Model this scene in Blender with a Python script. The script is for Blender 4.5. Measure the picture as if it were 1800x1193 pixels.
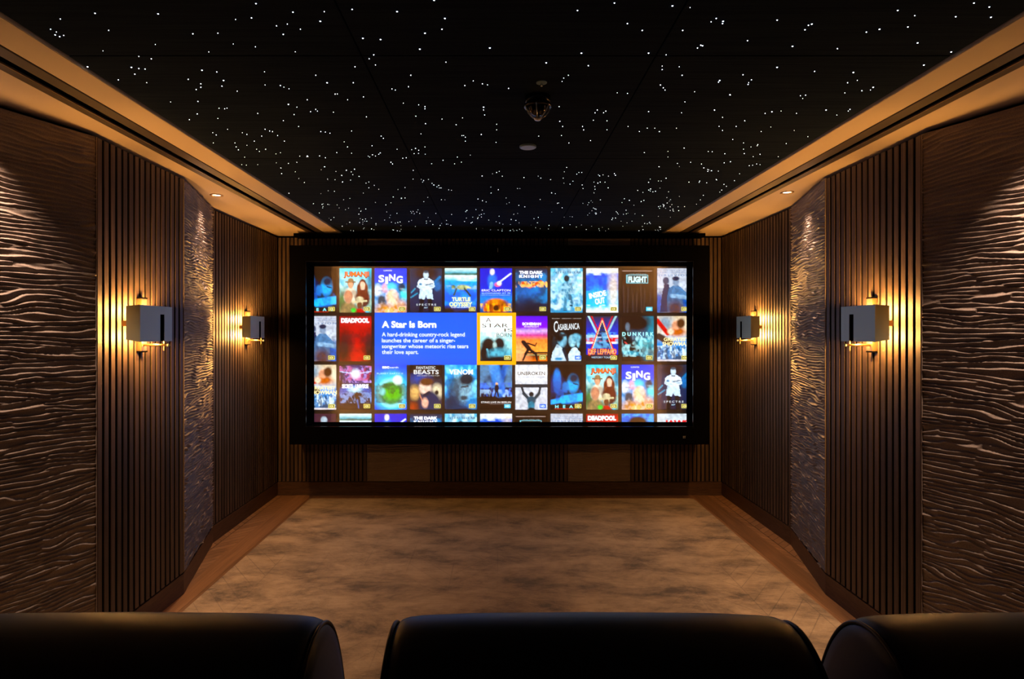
import bpy, bmesh, math, random
import numpy as np
from mathutils import Vector, Matrix

for o in list(bpy.data.objects):
    bpy.data.objects.remove(o, do_unlink=True)
SC = bpy.context.scene
COL = SC.collection
random.seed(7)
PI = math.pi
F = 1080.0            # focal length in px of the 1800 px frame
VX, VY = 874.0, 585.0  # vanishing point
EYE = 1.583
YB = 6.0              # slatted face of the wall behind the screen
ZC = 2.533            # ceiling height

# ------------------------------------------------------------ camera, world, exposure
cam = bpy.data.cameras.new('camera')
cam.sensor_width = 36.0
cam.lens = 36.0 * F / 1800.0
cam.shift_x = (900 - VX) / 1800.0
cam.shift_y = -(596.5 - VY) / 1800.0
cam.clip_start = 0.02
camo = bpy.data.objects.new('camera', cam)
COL.objects.link(camo)
camo.location = (0, 0, EYE)
camo.rotation_euler = (PI / 2, 0, 0)
SC.camera = camo
w = bpy.data.worlds.new('world'); SC.world = w; w.use_nodes = True
w.node_tree.nodes['Background'].inputs[0].default_value = (0, 0, 0, 1)
w.node_tree.nodes['Background'].inputs[1].default_value = 0.0
SC.view_settings.view_transform = 'Standard'
SC.view_settings.look = 'None'
SC.view_settings.exposure = 0.0
SC.view_settings.gamma = 1.0
SC.view_settings.use_curve_mapping = False

SCONCE_W = 11.0        # each tube of a wall lamp
DOWN_W = 95.0          # recessed downlights beside the angled panels
IMG = 1.5            # brightness of the projected picture
STAR = 12.0

# ------------------------------------------------------------ helpers
def s2l(c):
    return c / 12.92 if c <= 0.04045 else ((c + 0.055) / 1.055) ** 2.4
def hexc(h):
    h = h.lstrip('#')
    return tuple(s2l(int(h[i:i + 2], 16) / 255.0) for i in (0, 2, 4))

def put(name, me, m=None, parent=None):
    o = bpy.data.objects.new(name, me)
    if m is not None:
        me.materials.append(m)
    COL.objects.link(o)
    if parent is not None:
        o.parent = parent
    return o
def bm_obj(name, bm, m=None, parent=None, smooth=False):
    me = bpy.data.meshes.new(name)
    bmesh.ops.recalc_face_normals(bm, faces=bm.faces)
    bm.to_mesh(me); bm.free()
    if smooth:
        for p in me.polygons: p.use_smooth = True
    return put(name, me, m, parent)
def empty(name, loc=(0, 0, 0), rz=0.0):
    o = bpy.data.objects.new(name, None); COL.objects.link(o)
    o.location = loc; o.rotation_euler = (0, 0, rz); o.empty_display_size = .05
    return o
def tag(o, label=None, cat=None, group=None, kind=None):
    if label: o['label'] = label
    if cat: o['category'] = cat
    if group: o['group'] = group
    if kind: o['kind'] = kind
    return o
def structure(o):
    o['kind'] = 'structure'; return o
def copy_tree(o, parent=None):
    c = o.copy(); COL.objects.link(c)
    if parent is not None: c.parent = parent
    for ch in list(o.children):
        copy_tree(ch, c)
    return c

def box(bm, x0, x1, y0, y1, z0, z1, bev=0.0):
    x0, x1 = min(x0, x1), max(x0, x1); y0, y1 = min(y0, y1), max(y0, y1); z0, z1 = min(z0, z1), max(z0, z1)
    vs = [bm.verts.new(p) for p in ((x0, y0, z0), (x1, y0, z0), (x1, y1, z0), (x0, y1, z0),
                                    (x0, y0, z1), (x1, y0, z1), (x1, y1, z1), (x0, y1, z1))]
    fs = [bm.faces.new([vs[i] for i in q]) for q in
          ((0, 3, 2, 1), (4, 5, 6, 7), (0, 1, 5, 4), (1, 2, 6, 5), (2, 3, 7, 6), (3, 0, 4, 7))]
    if bev > 0:
        es = list({e for f in fs for e in f.edges})
        bmesh.ops.bevel(bm, geom=es, offset=bev, segments=2, affect='EDGES')
def prism(bm, pts, z0, z1):
    """vertical prism over a polygon in XY"""
    a = [bm.verts.new((x, y, z0)) for x, y in pts]; b = [bm.verts.new((x, y, z1)) for x, y in pts]
    n = len(pts)
    bm.faces.new(a[::-1]); bm.faces.new(b)
    for i in range(n):
        bm.faces.new((a[i], a[(i + 1) % n], b[(i + 1) % n], b[i]))
def cyl(bm, p, q, r, r2=None, seg=20, cap=True):
    p = Vector(p); q = Vector(q); r2 = r if r2 is None else r2
    d = (q - p).normalized()
    u = d.orthogonal().normalized(); v = d.cross(u)
    A = []; B = []
    for i in range(seg):
        a = 2 * PI * i / seg
        e = u * math.cos(a) + v * math.sin(a)
        A.append(bm.verts.new(p + e * r)); B.append(bm.verts.new(q + e * r2))
    for i in range(seg):
        bm.faces.new((A[i], A[(i + 1) % seg], B[(i + 1) % seg], B[i]))
    if cap:
        bm.faces.new(A[::-1]); bm.faces.new(B)
def lathe(bm, prof, c, seg=40, axis='Z'):
    """revolve (r, h) profile round vertical axis through c"""
    rings = []
    for r, h in prof:
        if r < 1e-6:
            rings.append([bm.verts.new((c[0], c[1], c[2] + h))])
        else:
            rings.append([bm.verts.new((c[0] + r * math.cos(2 * PI * i / seg), c[1] + r * math.sin(2 * PI * i / seg), c[2] + h)) for i in range(seg)])
    for a, b in zip(rings[:-1], rings[1:]):
        for i in range(seg):
            j = (i + 1) % seg
            if len(a) == 1 and len(b) == 1: continue
            if len(a) == 1: bm.faces.new((a[0], b[j], b[i]))
            elif len(b) == 1: bm.faces.new((a[i], a[j], b[0]))
            else: bm.faces.new((a[i], a[j], b[j], b[i]))
def tube(bm, pts, r, seg=8):
    prev = None
    pts = [Vector(p) for p in pts]
    n = len(pts)
    up = None
    for i, p in enumerate(pts):
        t = (pts[min(i + 1, n - 1)] - pts[max(i - 1, 0)]).normalized()
        if up is None: up = t.orthogonal().normalized()
        up = (up - t * up.dot(t)).normalized()
        v = t.cross(up)
        ring = [bm.verts.new(p + (up * math.cos(2 * PI * k / seg) + v * math.sin(2 * PI * k / seg)) * r) for k in range(seg)]
        if prev:
            for k in range(seg):
                bm.faces.new((prev[k], prev[(k + 1) % seg], ring[(k + 1) % seg], ring[k]))
        else: bm.faces.new(ring[::-1])
        prev = ring
    bm.faces.new(prev)

# ------------------------------------------------------------ materials
def mat(name, base=(.5, .5, .5), rough=.5, metal=0., spec=.5, emit=None, es=0., coat=0.):
    m = bpy.data.materials.new(name); m.use_nodes = True
    b = m.node_tree.nodes['Principled BSDF']
    b.inputs['Base Color'].default_value = (*base, 1)
    b.inputs['Roughness'].default_value = rough
    b.inputs['Metallic'].default_value = metal
    b.inputs['Specular IOR Level'].default_value = spec
    b.inputs['Coat Weight'].default_value = coat
    if emit:
        b.inputs['Emission Color'].default_value = (*emit, 1)
        b.inputs['Emission Strength'].default_value = es
    return m
def N(m, t, **kw):
    n = m.node_tree.nodes.new(t)
    for k, v in kw.items():
        if k.startswith('i_'): n.inputs[int(k[2:])].default_value = v
        else: setattr(n, k, v)
    return n
def L(m, a, ao, b, bi): m.node_tree.links.new(a.outputs[ao], b.inputs[bi])
def bsdf(m): return m.node_tree.nodes['Principled BSDF']
def ramp(m, stops):
    r = m.node_tree.nodes.new('ShaderNodeValToRGB')
    el = r.color_ramp.elements
    while len(el) < len(stops): el.new(.5)
    for e, (p, c) in zip(el, stops): e.position = p; e.color = (*c, 1)
    return r

def wood(name, c1, c2, scale=(30, 30, 1.2), rough=.5, bump=.15, island=True, dist=1.5):
    m = mat(name, c1, rough, spec=.35)
    tc = N(m, 'ShaderNodeTexCoord'); mp = N(m, 'ShaderNodeMapping'); mp.inputs['Scale'].default_value = scale
    L(m, tc, 'Object', mp, 0)
    nz = N(m, 'ShaderNodeTexNoise'); nz.inputs['Scale'].default_value = 1.0; nz.inputs['Detail'].default_value = 5; nz.inputs['Distortion'].default_value = dist
    if island:
        g = N(m, 'ShaderNodeNewGeometry'); ml = N(m, 'ShaderNodeMath', operation='MULTIPLY'); ml.inputs[1].default_value = 37.0
        L(m, g, 'Random Per Island', ml, 0)
        nz.noise_dimensions = '4D'; L(m, ml, 0, nz, 'W')
    L(m, mp, 0, nz, 'Vector')
    r = ramp(m, [(.30, c1), (.70, c2)])
    L(m, nz, 'Fac', r, 0)
    out = r; oi = 0
    if island:
        hs = N(m, 'ShaderNodeHueSaturation'); mr = N(m, 'ShaderNodeMapRange')
        mr.inputs['To Min'].default_value = .72; mr.inputs['To Max'].default_value = 1.22
        L(m, g, 'Random Per Island', mr, 0); L(m, mr, 0, hs, 'Value'); L(m, r, 0, hs, 'Color')
        out = hs
    L(m, out, 0, bsdf(m), 'Base Color')
    bp = N(m, 'ShaderNodeBump'); bp.inputs['Strength'].default_value = bump; bp.inputs['Distance'].default_value = .002
    L(m, nz, 'Fac', bp, 'Height'); L(m, bp, 0, bsdf(m), 'Normal')
    return m

M = {}
M['slat'] = wood('walnut_slat', (.052, .035, .025), (.125, .084, .057), (60, 60, 2.2), .5)
M['skirt'] = wood('walnut_skirting', (.06, .034, .020), (.115, .064, .037), (6, 6, 60), .45, island=False)
M['backing'] = mat('black_backing', (.004, .0035, .003), .95, spec=.1)
M['slat_side'] = mat('black_slat_side', (.010, .008, .007), .8, spec=.2)
M['plaster'] = mat('beige_paint', (.62, .51, .36), .75, spec=.25)
M['velvet'] = mat('black_velvet', (.0026, .0026, .0032), .85, spec=.0)
M['bronze'] = mat('bronze_trim', (.060, .045, .034), .45, metal=.2)
M['blackgloss'] = mat('black_gloss', (.004, .004, .005), .18)
M['vane'] = mat('polished_vane', (.30, .36, .42), .14, metal=1.0)
M['nickel'] = mat('satin_nickel', (.47, .57, .49), .50, metal=.45)
M['brass'] = mat('aged_brass', (.50, .33, .16), .35, metal=.9)
M['white'] = mat('white_plastic', (.62, .64, .66), .4)
M['plate_screenlit'] = mat('white_plastic_screenlit', (.20, .33, .44), .4)  # white plastic with the screen's blue light put into its colour
M['clearrib'] = mat('polished_rib', (.75, .82, .90), .18, metal=.55)
M['chrome'] = mat('chrome', (.8, .8, .8), .08, metal=1)
M['lamp'] = mat('lamp_glass', (1, .8, .5), .4, emit=(1.0, .50, .155), es=1.0)
M['downled'] = mat('downlight_led', (1, .9, .8), .4, emit=(1.0, .62, .36), es=6)
M['star'] = mat('star_fibre', (.9, .9, 1), .4, emit=(.78, .88, 1.0), es=STAR)
M['leather'] = mat('dark_leather', (.022, .034, .055), .46, spec=.3)
M['piping'] = mat('dark_piping', (.008, .008, .010), .5)

# soft bump for leather; sheen and bluer base stand in for screen light
m = M['leather']; bsdf(m).inputs['Sheen Weight'].default_value = .7; bsdf(m).inputs['Sheen Tint'].default_value = (.25, .5, .9, 1)
bsdf(m).inputs['Sheen Roughness'].default_value = .35; nz = N(m, 'ShaderNodeTexNoise'); nz.inputs['Scale'].default_value = 900; nz.inputs['Detail'].default_value = 2
bp = N(m, 'ShaderNodeBump'); bp.inputs['Strength'].default_value = .12; bp.inputs['Distance'].default_value = .0005
tc = N(m, 'ShaderNodeTexCoord'); L(m, tc, 'Object', nz, 'Vector'); L(m, nz, 'Fac', bp, 'Height'); L(m, bp, 0, bsdf(m), 'Normal')

# carved panels: bronze-brown lacquer
m = mat('carved_bronze', (.19, .135, .10), .52, spec=.4, coat=.0); M['carved'] = m
tc = N(m, 'ShaderNodeTexCoord'); nz = N(m, 'ShaderNodeTexNoise'); nz.inputs['Scale'].default_value = 260; nz.inputs['Detail'].default_value = 3
L(m, tc, 'Object', nz, 'Vector')
bp = N(m, 'ShaderNodeBump'); bp.inputs['Strength'].default_value = .35; bp.inputs['Distance'].default_value = .0012
L(m, nz, 'Fac', bp, 'Height'); L(m, bp, 0, bsdf(m), 'Normal')
r = ramp(m, [(.3, (.185, .145, .122)), (.7, (.30, .245, .212))]); L(m, nz, 'Fac', r, 0); L(m, r, 0, bsdf(m), 'Base Color')

# star ceiling board: near-black timber veneer, its colour blued for the screen's glow
m = mat('star_ceiling_board', (.006, .006, .007), .8, spec=.0); M['starboard'] = m
tc = N(m, 'ShaderNodeTexCoord'); mp = N(m, 'ShaderNodeMapping'); mp.inputs['Scale'].default_value = (3, 90, 3)
nz = N(m, 'ShaderNodeTexNoise'); nz.inputs['Scale'].default_value = 1; nz.inputs['Detail'].default_value = 4
L(m, tc, 'Object', mp, 0); L(m, mp, 0, nz, 'Vector')
r = ramp(m, [(.3, (.0115, .0175, .0310)), (.75, (.0190, .0280, .0460))]); L(m, nz, 'Fac', r, 0); L(m, r, 0, bsdf(m), 'Base Color')

# chevron parquet floor
m = mat('chevron_oak', (.2, .1, .05), .42, spec=.4); M['floor'] = m
tc = N(m, 'ShaderNodeTexCoord'); sx = N(m, 'ShaderNodeSeparateXYZ'); L(m, tc, 'Object', sx, 0)
def mth(op, a, b=None, m=m):
    n = N(m, 'ShaderNodeMath', operation=op)
    for i, v in enumerate((a, b)):
        if v is None: continue
        if isinstance(v, tuple): m.node_tree.links.new(v[0].outputs[v[1]], n.inputs[i])
        else: n.inputs[i].default_value = v
    return (n, 0)
colw = .42
cx = mth('DIVIDE', (sx, 0), colw)
tri = mth('PINGPONG', (sx, 0), colw)
yy = mth('ADD', (sx, 1), tri)
pk = mth('DIVIDE', yy, .085)
fr = mth('FRACT', pk)
idx = mth('FLOOR', pk); ci = mth('FLOOR', cx)
seed = mth('ADD', idx, mth('MULTIPLY', ci, 17.31))
wn = N(m, 'ShaderNodeTexWhiteNoise', noise_dimensions='1D'); m.node_tree.links.new(seed[0].outputs[0], wn.inputs['W'])
e1 = mth('LESS_THAN', fr, .07)
fc = mth('FRACT', cx); e2 = mth('LESS_THAN', fc, .014)
edge = mth('MAXIMUM', e1, e2)
nz = N(m, 'ShaderNodeTexNoise'); nz.inputs['Scale'].default_value = 14; nz.inputs['Detail'].default_value = 5; nz.inputs['Distortion'].default_value = 2
L(m, tc, 'Object', nz, 'Vector')
add = mth('ADD', mth('MULTIPLY', (wn, 0), .45), mth('MULTIPLY', (nz, 0), .75))
r = ramp(m, [(.2, (.16, .080, .036)), (.95, (.30, .160, .075))]); m.node_tree.links.new(add[0].outputs[0], r.inputs[0])
mx = N(m, 'ShaderNodeMix', data_type='RGBA'); m.node_tree.links.new(edge[0].outputs[0], mx.inputs[0])
m.node_tree.links.new(r.outputs[0], mx.inputs[6]); mx.inputs[7].default_value = (.03, .014, .007, 1)
m.node_tree.links.new(mx.outputs[2], bsdf(m).inputs['Base Color'])
M['plank'] = wood('oak_border', (.15, .075, .034), (.26, .135, .062), (40, 1.5, 20), .42, island=True)

# rug: silky cut pile with shading marks and a faint herringbone
m = mat('silk_rug', (.4, .3, .2), .8, spec=.2); M['rug'] = m
tc = N(m, 'ShaderNodeTexCoord'); sx = N(m, 'ShaderNodeSeparateXYZ'); L(m, tc, 'Object', sx, 0)
n1 = N(m, 'ShaderNodeTexNoise'); n1.inputs['Scale'].default_value = 2.3; n1.inputs['Detail'].default_value = 12; n1.inputs['Distortion'].default_value = .25; n1.inputs['Roughness'].default_value = .74
mp = N(m, 'ShaderNodeMapping'); mp.inputs['Scale'].default_value = (1.0, 1.7, 1); mp.inputs['Rotation'].default_value = (0, 0, .35); L(m, tc, 'Object', mp, 0); L(m, mp, 0, n1, 'Vector')
n2 = N(m, 'ShaderNodeTexNoise'); n2.inputs['Scale'].default_value = 1; n2.inputs['Detail'].default_value = 4
mp2 = N(m, 'ShaderNodeMapping'); mp2.inputs['Scale'].default_value = (9, 150, 9); L(m, tc, 'Object', mp2, 0); L(m, mp2, 0, n2, 'Vector')
n3 = N(m, 'ShaderNodeTexNoise'); n3.inputs['Scale'].default_value = 420; n3.inputs['Detail'].default_value = 2; L(m, tc, 'Object', n3, 'Vector')
r1 = ramp(m, [(.37, (.085, .056, .028)), (.44, (.20, .14, .074)), (.50, (.285, .20, .108)), (.61, (.40, .292, .165))]); L(m, n1, 'Fac', r1, 0)
tri = mth('PINGPONG', (sx, 0), .30, m=m)
yy = mth('ADD', (sx, 1), mth('MULTIPLY', tri, 1.35, m=m), m=m)
fr = mth('FRACT', mth('DIVIDE', yy, .19, m=m), m=m)
ed = mth('LESS_THAN', fr, .05, m=m)
e2 = mth('LESS_THAN', mth('FRACT', mth('DIVIDE', (sx, 0), .30, m=m), m=m), .02, m=m)
n4 = N(m, 'ShaderNodeTexNoise'); n4.inputs['Scale'].default_value = .9; n4.inputs['Detail'].default_value = 2; L(m, tc, 'Object', n4, 'Vector')
msk = N(m, 'ShaderNodeMapRange'); msk.inputs['From Min'].default_value = .47; msk.inputs['From Max'].default_value = .66; L(m, n4, 'Fac', msk, 0)
mxe = mth('MULTIPLY', mth('MAXIMUM', ed, e2, m=m), (msk, 0), m=m)
val = mth('SUBTRACT', 1.0, mth('MULTIPLY', mxe, .38, m=m), m=m)
v2 = mth('MULTIPLY', val, mth('ADD', .62, mth('MULTIPLY', (n2, 0), .74, m=m), m=m), m=m)
v3 = mth('MULTIPLY', v2, mth('ADD', .55, mth('MULTIPLY', (n3, 0), .9, m=m), m=m), m=m)
hs = N(m, 'ShaderNodeHueSaturation'); L(m, r1, 0, hs, 'Color'); m.node_tree.links.new(v3[0].outputs[0], hs.inputs['Value'])
L(m, hs, 0, bsdf(m), 'Base Color')
bsdf(m).inputs['Sheen Weight'].default_value = .35
bp = N(m, 'ShaderNodeBump'); bp.inputs['Strength'].default_value = .5; bp.inputs['Distance'].default_value = .004
hsum = mth('ADD', (n1, 0), mth('MULTIPLY', (n3, 0), .35, m=m), m=m)
m.node_tree.links.new(hsum[0].outputs[0], bp.inputs['Height']); L(m, bp, 0, bsdf(m), 'Normal')

# projected picture: white cloth that also shows the picture's colours
m = mat('picture', (.48, .42, .38), .85, spec=.1); M['pic'] = m
at = N(m, 'ShaderNodeAttribute', attribute_name='Col')
L(m, at, 'Color', bsdf(m), 'Emission Color'); bsdf(m).inputs['Emission Strength'].default_value = IMG
M['screen'] = mat('screen_cloth', (.62, .57, .53), .85, spec=.1)

# ------------------------------------------------------------ room shell
LW = [(-2.143, YB), (-2.143, 4.633), (-1.90, 3.724), (-1.90, 2.915), (-2.143, 2.30), (-2.143, -1.6)]
RW = [(2.192, YB), (2.192, 4.585), (1.985, 3.715), (1.985, 2.874), (2.20, 2.33), (2.20, -1.6)]
def offset(path, d):   # shift a wall line sideways (outwards for positive d * side)
    return [(x + d, y) for x, y in path]
Z0, Z1 = 0.0, 2.70
bm = bmesh.new(); p = offset(LW, -.045); prism(bm, [(-2.6, YB + .2), (p[0][0], YB + .2)] + p[1:] + [(-2.6, -1.6)], Z0, Z1)
structure(bm_obj('wall_left', bm, M['backing']))
bm = bmesh.new(); p = offset(RW, .045); prism(bm, [(2.65, YB + .2), (p[0][0], YB + .2)] + p[1:] + [(2.65, -1.6)], Z0, Z1)
structure(bm_obj('wall_right', bm, M['backing']))
bm = bmesh.new(); box(bm, -2.188, 2.237, YB + .046, YB + .2, 0, Z1); structure(bm_obj('wall_back', bm, M['backing']))
bm = bmesh.new(); box(bm, -2.6, 2.65, -1.75, -1.6, 0, Z1); structure(bm_obj('wall_front', bm, M['skirt']))
bm = bmesh.new(); box(bm, -2.6, 2.65, -1.75, YB + .2, -.12, 0); structure(bm_obj('floor', bm, M['floor']))

# ceiling: tray of star boards with seams between them
SXL, SXR = -1.493, 1.579
bm = bmesh.new(); box(bm, -2.6, 2.65, -1.75, YB + .2, ZC + .09, Z1 + .1)
lid = bm_obj('ceiling', bm, M['backing']); structure(lid)
bm = bmesh.new()
ys = [YB + .03, 4.62, 3.386, 2.129, .88, -.37, -1.6]
xs = [SXL + .004, -.47, .55, SXR - .004]
for a, b in zip(ys[:-1], ys[1:]):
    for c, d in zip(xs[:-1], xs[1:]):
        box(bm, c + .0022, d - .0022, b + .0022, a - .0022, ZC + .010, ZC + .03, .0015)
board = bm_obj('star_board', bm, M['starboard'], lid)
tag(board, label='near-black panelled centre of the ceiling')

# soffits either side: outer strip (wall to slot) and inner band (slot to stars)
SL = dict(outer=-1.788, glint=-1.743, black=-1.700, inner=-1.639)
SR = dict(outer=1.866, glint=1.823, black=1.787, inner=1.723)
def soffit(name, x0, x1):
    bm = bmesh.new(); box(bm, x0, x1, -1.6, YB + .03, ZC, ZC + .09, .002)
    structure(bm_obj(name, bm, M['plaster']))
soffit('trim_1', -2.5, SL['outer']); soffit('trim_2', SL['inner'], SXL)
soffit('trim_3', SR['outer'], 2.6); soffit('trim_4', SXR, SR['inner'])
# black pelmet over the screen
bm = bmesh.new(); box(bm, -1.936, 1.98, 5.84, YB + .028, 2.503, ZC - .001, .002)
structure(bm_obj('trim_5', bm, M['velvet']))

# skirting boards follow the folded walls
def band(path, side, t, z0, z1):
    """solid strip following a wall line, its face on the line, t thick outwards"""
    bm = bmesh.new()
    for (ax, ay), (bx, by) in zip(path[:-1], path[1:]):
        pts = [(ax, ay), (bx, by), (bx + side * t, by), (ax + side * t, ay)]
        prism(bm, pts, z0, z1)
    return bm
structure(bm_obj('baseboard_left', band(LW, -1, .044, 0, .125), M['skirt']))
structure(bm_obj('baseboard_right', band(RW, 1, .044, 0, .125), M['skirt']))
bm = bmesh.new(); box(bm, -2.143, 2.192, YB, YB + .044, 0, .127, .002); box(bm, -2.143, 2.192, YB - .012, YB, 0, .012, .002)
structure(bm_obj('baseboard_back', bm, M['skirt']))

# ------------------------------------------------------------ slatted wall panels
SZ0, SZ1 = .134, 2.512
def slat_panel(name, a, b, n, into, label, group, width=.70):
    """slats between points a and b (XY, on the face line); into = unit vector into the wall"""
    a = Vector(a); b = Vector(b); d = (b - a); ln = d.length; d.normalize(); into = Vector(into)
    bm = bmesh.new(); pitch = ln / n
    root = empty(name, (((a + b) / 2).x, ((a + b) / 2).y, SZ0))
    rl = Vector((root.location.x, root.location.y))
    for i in range(n):
        s0 = pitch * (i + (1 - width) / 2); s1 = s0 + pitch * width
        j = random.uniform(-.0008, .0008)
        q = [a + d * s0 - rl, a + d * s1 - rl, a + d * s1 + into * .030 - rl, a + d * s0 + into * .030 - rl]
        q[0] += into * (.001 + j); q[1] += into * (.001 + j)
        # small chamfers on the two front corners
        c = .0022
        pts = [q[0] + into * c, q[0] + d * c, q[1] - d * c, q[1] + into * c, q[2], q[3]]
        prism(bm, [(p.x, p.y) for p in pts], 0, SZ1 - SZ0)
    so = bm_obj('slats', bm, M['slat'], root)
    so.data.materials.append(M['slat_side'])          # fronts keep the wood, the cut sides are black
    for f in so.data.polygons:
        if abs(f.normal.x * d.x + f.normal.y * d.y) > .9: f.material_index = 1
    bm = bmesh.new()
    q = [a + into * .030 - rl, b + into * .030 - rl, b + into * .0425 - rl, a + into * .0425 - rl]
    prism(bm, [(p.x, p.y) for p in q], 0, SZ1 - SZ0)
    bm_obj('felt_backing', bm, M['backing'], root)
    tag(root, label, 'slat panel', group)
    return root
G = 'dark walnut slat wall panels'
slat_panel('slatted_panel', LW[0], LW[1], 28, (-1, 0), 'dark walnut slat panel on the left wall beside the screen, behind the smaller left lamp', G)
slat_panel('slatted_panel', LW[2], LW[3], 16, (-1, 0), 'dark walnut slat panel on the left wall behind the nearer, larger left lamp', G)
slat_panel('slatted_panel', RW[0], RW[1], 28, (1, 0), 'dark walnut slat panel on the right wall beside the screen, behind the smaller right lamp', G)
slat_panel('slatted_panel', RW[2], RW[3], 16, (1, 0), 'dark walnut slat panel on the right wall behind the nearer, larger right lamp', G)
def bx_(px): return (px - VX) * YB / F
XB = [-2.143, bx_(644.5), bx_(756.5), bx_(998), bx_(1108.5), 2.192]
slat_panel('slatted_panel', (XB[0], YB), (XB[1], YB), 22, (0, 1), 'slat panel in the left corner of the screen wall, beneath the screen', G, .74)
slat_panel('slatted_panel', (XB[2], YB), (XB[3], YB), 33, (0, 1), 'wide slat panel below the middle of the screen between two carved panels', G, .74)
slat_panel('slatted_panel', (XB[4], YB), (XB[5], YB), 22, (0, 1), 'slat panel in the right corner of the screen wall, beneath the screen', G, .74)

# ------------------------------------------------------------ carved wave panels (real relief)
rng = np.random.RandomState(3)
TBL = rng.rand(256, 256)
def vnoise(x, y):
    xi = np.floor(x).astype(int); yi = np.floor(y).astype(int)
    fx = x - xi; fy = y - yi
    fx = fx * fx * (3 - 2 * fx); fy = fy * fy * (3 - 2 * fy)
    g = lambda a, b: TBL[a % 256, b % 256]
    return (g(xi, yi) * (1 - fx) + g(xi + 1, yi) * fx) * (1 - fy) + (g(xi, yi + 1) * (1 - fx) + g(xi + 1, yi + 1) * fx) * fy
def relief(s, z, amp, sc=1.0, sd=0):
    s = s / sc; z = z / sc
    w1 = vnoise(s * 4.5 + sd, z * 14 + 11) * 1.0 + vnoise(s * 10 + 5 + sd, z * 26 + 3) * .6
    sl = vnoise(s * 1.3 + 3 + sd, z * 1.3) * .9
    ph = z / .0235 + 1.7 * w1 + sl
    f = ph - np.floor(ph)
    # gouge with a sharp crest, steep on its upper side
    h = np.where(f < .72, (f / .72) ** 2.3, ((1 - f) / .28) ** 1.5)
    ph2 = z / .0205 + 1.9 * vnoise(s * 3.0 + 41 + sd, z * 12 + 2) + vnoise(s * 8 + 7, z * 20) * .6 - sl
    f2 = ph2 - np.floor(ph2)
    h2 = np.where(f2 < .72, (f2 / .72) ** 2.3, ((1 - f2) / .28) ** 1.5)
    k = np.clip((vnoise(s * 6.5 + 20 + sd, z * 22 + 9) - .42) / .16, 0, 1)
    k2 = vnoise(s * 9 + 60 + sd, z * 38 + 5)
    return amp * ((h * k + h2 * (1 - k)) * (.50 + .85 * k2) + .12 * vnoise(s * 30 + sd, z * 70))
def carved(name, a, b, into, z0, z1, ds, dz, amp, label, sc=1.0, sd=0):
    a = Vector(a); b = Vector(b); d = b - a; ln = d.length; d.normalize()
    nrm = Vector((d.y, -d.x))
    if nrm.dot(Vector(into)) > 0: nrm = -nrm          # nrm points into the room
    root = empty(name, (((a + b) / 2).x, ((a + b) / 2).y, z0))
    ns = max(2, int(ln / ds)); nz_ = int((z1 - z0) / dz)
    S = np.linspace(0, ln, ns + 1); Z = np.linspace(0, z1 - z0, nz_ + 1)
    SS, ZZ = np.meshgrid(S, Z)
    H = relief(SS, ZZ, amp, sc, sd)
    m_ = .0045
    edge = np.minimum.reduce([SS / m_, (ln - SS) / m_]); H = H * np.clip(edge, 0, 1)
    base = -.006
    X = a.x - root.location.x + d.x * SS + nrm.x * (H + base); Y = a.y - root.location.y + d.y * SS + nrm.y * (H + base)
    co = np.stack([X, Y, ZZ], -1).reshape(-1, 3)
    W = ns + 1
    i, j = np.meshgrid(np.arange(ns), np.arange(nz_)); k = (j * W + i).reshape(-1)
    F4 = np.stack([k, k + 1, k + W + 1, k + W], -1)
    me = bpy.data.meshes.new('carved_face')
    me.from_pydata(co.tolist(), [], F4.tolist())
    for p_ in me.polygons: p_.use_smooth = True
    fn = me.polygons[0].normal
    if fn.x * nrm.x + fn.y * nrm.y < 0: me.flip_normals()
    put('carved_face', me, M['carved'], root)
    bm = bmesh.new()
    t = .026
    al = a - Vector(root.location[:2]); bl = b - Vector(root.location[:2])
    q = [al + nrm * (base - .0005), bl + nrm * (base - .0005), bl - nrm * t - d * .025, al - nrm * t + d * .025]
    prism(bm, [(p.x, p.y) for p in q], 0, z1 - z0)
    # thin edge strips that frame the relief
    for e, s_ in ((al, 1), (bl, -1)):
        q = [e + nrm * .002, e + d * s_ * .004 + nrm * .002, e + d * s_ * .004 - nrm * .01, e - nrm * .01]
        prism(bm, [(p.x, p.y) for p in q], 0, z1 - z0)
    bm_obj('panel_board', bm, M['carved'], root)
    tag(root, label, 'carved panel', 'carved wave-textured panels')
carved('carved_panel', LW[1], LW[2], (-1, 0), SZ0, 2.518, .007, .0032, .0135, 'narrow angled wave-carved panel between the two slat panels on the left wall', .85, 0)
carved('carved_panel', RW[1], RW[2], (1, 0), SZ0, 2.518, .007, .0032, .0135, 'narrow angled wave-carved panel between the two slat panels on the right wall', .85, 9)
carved('carved_panel', LW[3], LW[4], (-1, 0), SZ0, 2.512, .006, .0035, .010, 'large wave-carved panel at the left edge of the room, nearest the seats', 1.0, 17)
carved('carved_panel', RW[3], RW[4], (1, 0), SZ0, 2.512, .006, .0035, .010, 'large wave-carved panel at the right edge of the room, nearest the seats', 1.0, 31)
carved('carved_panel', (XB[1] + .002, YB), (XB[2] - .002, YB), (0, 1), SZ0, SZ1, .010, .004, .0125, 'wave-carved panel on the screen wall, left of the middle slats below the screen', .9, 44)
carved('carved_panel', (XB[3] + .002, YB), (XB[4] - .002, YB), (0, 1), SZ0, SZ1, .010, .004, .0125, 'wave-carved panel on the screen wall, right of the middle slats below the screen', .9, 51)

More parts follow.
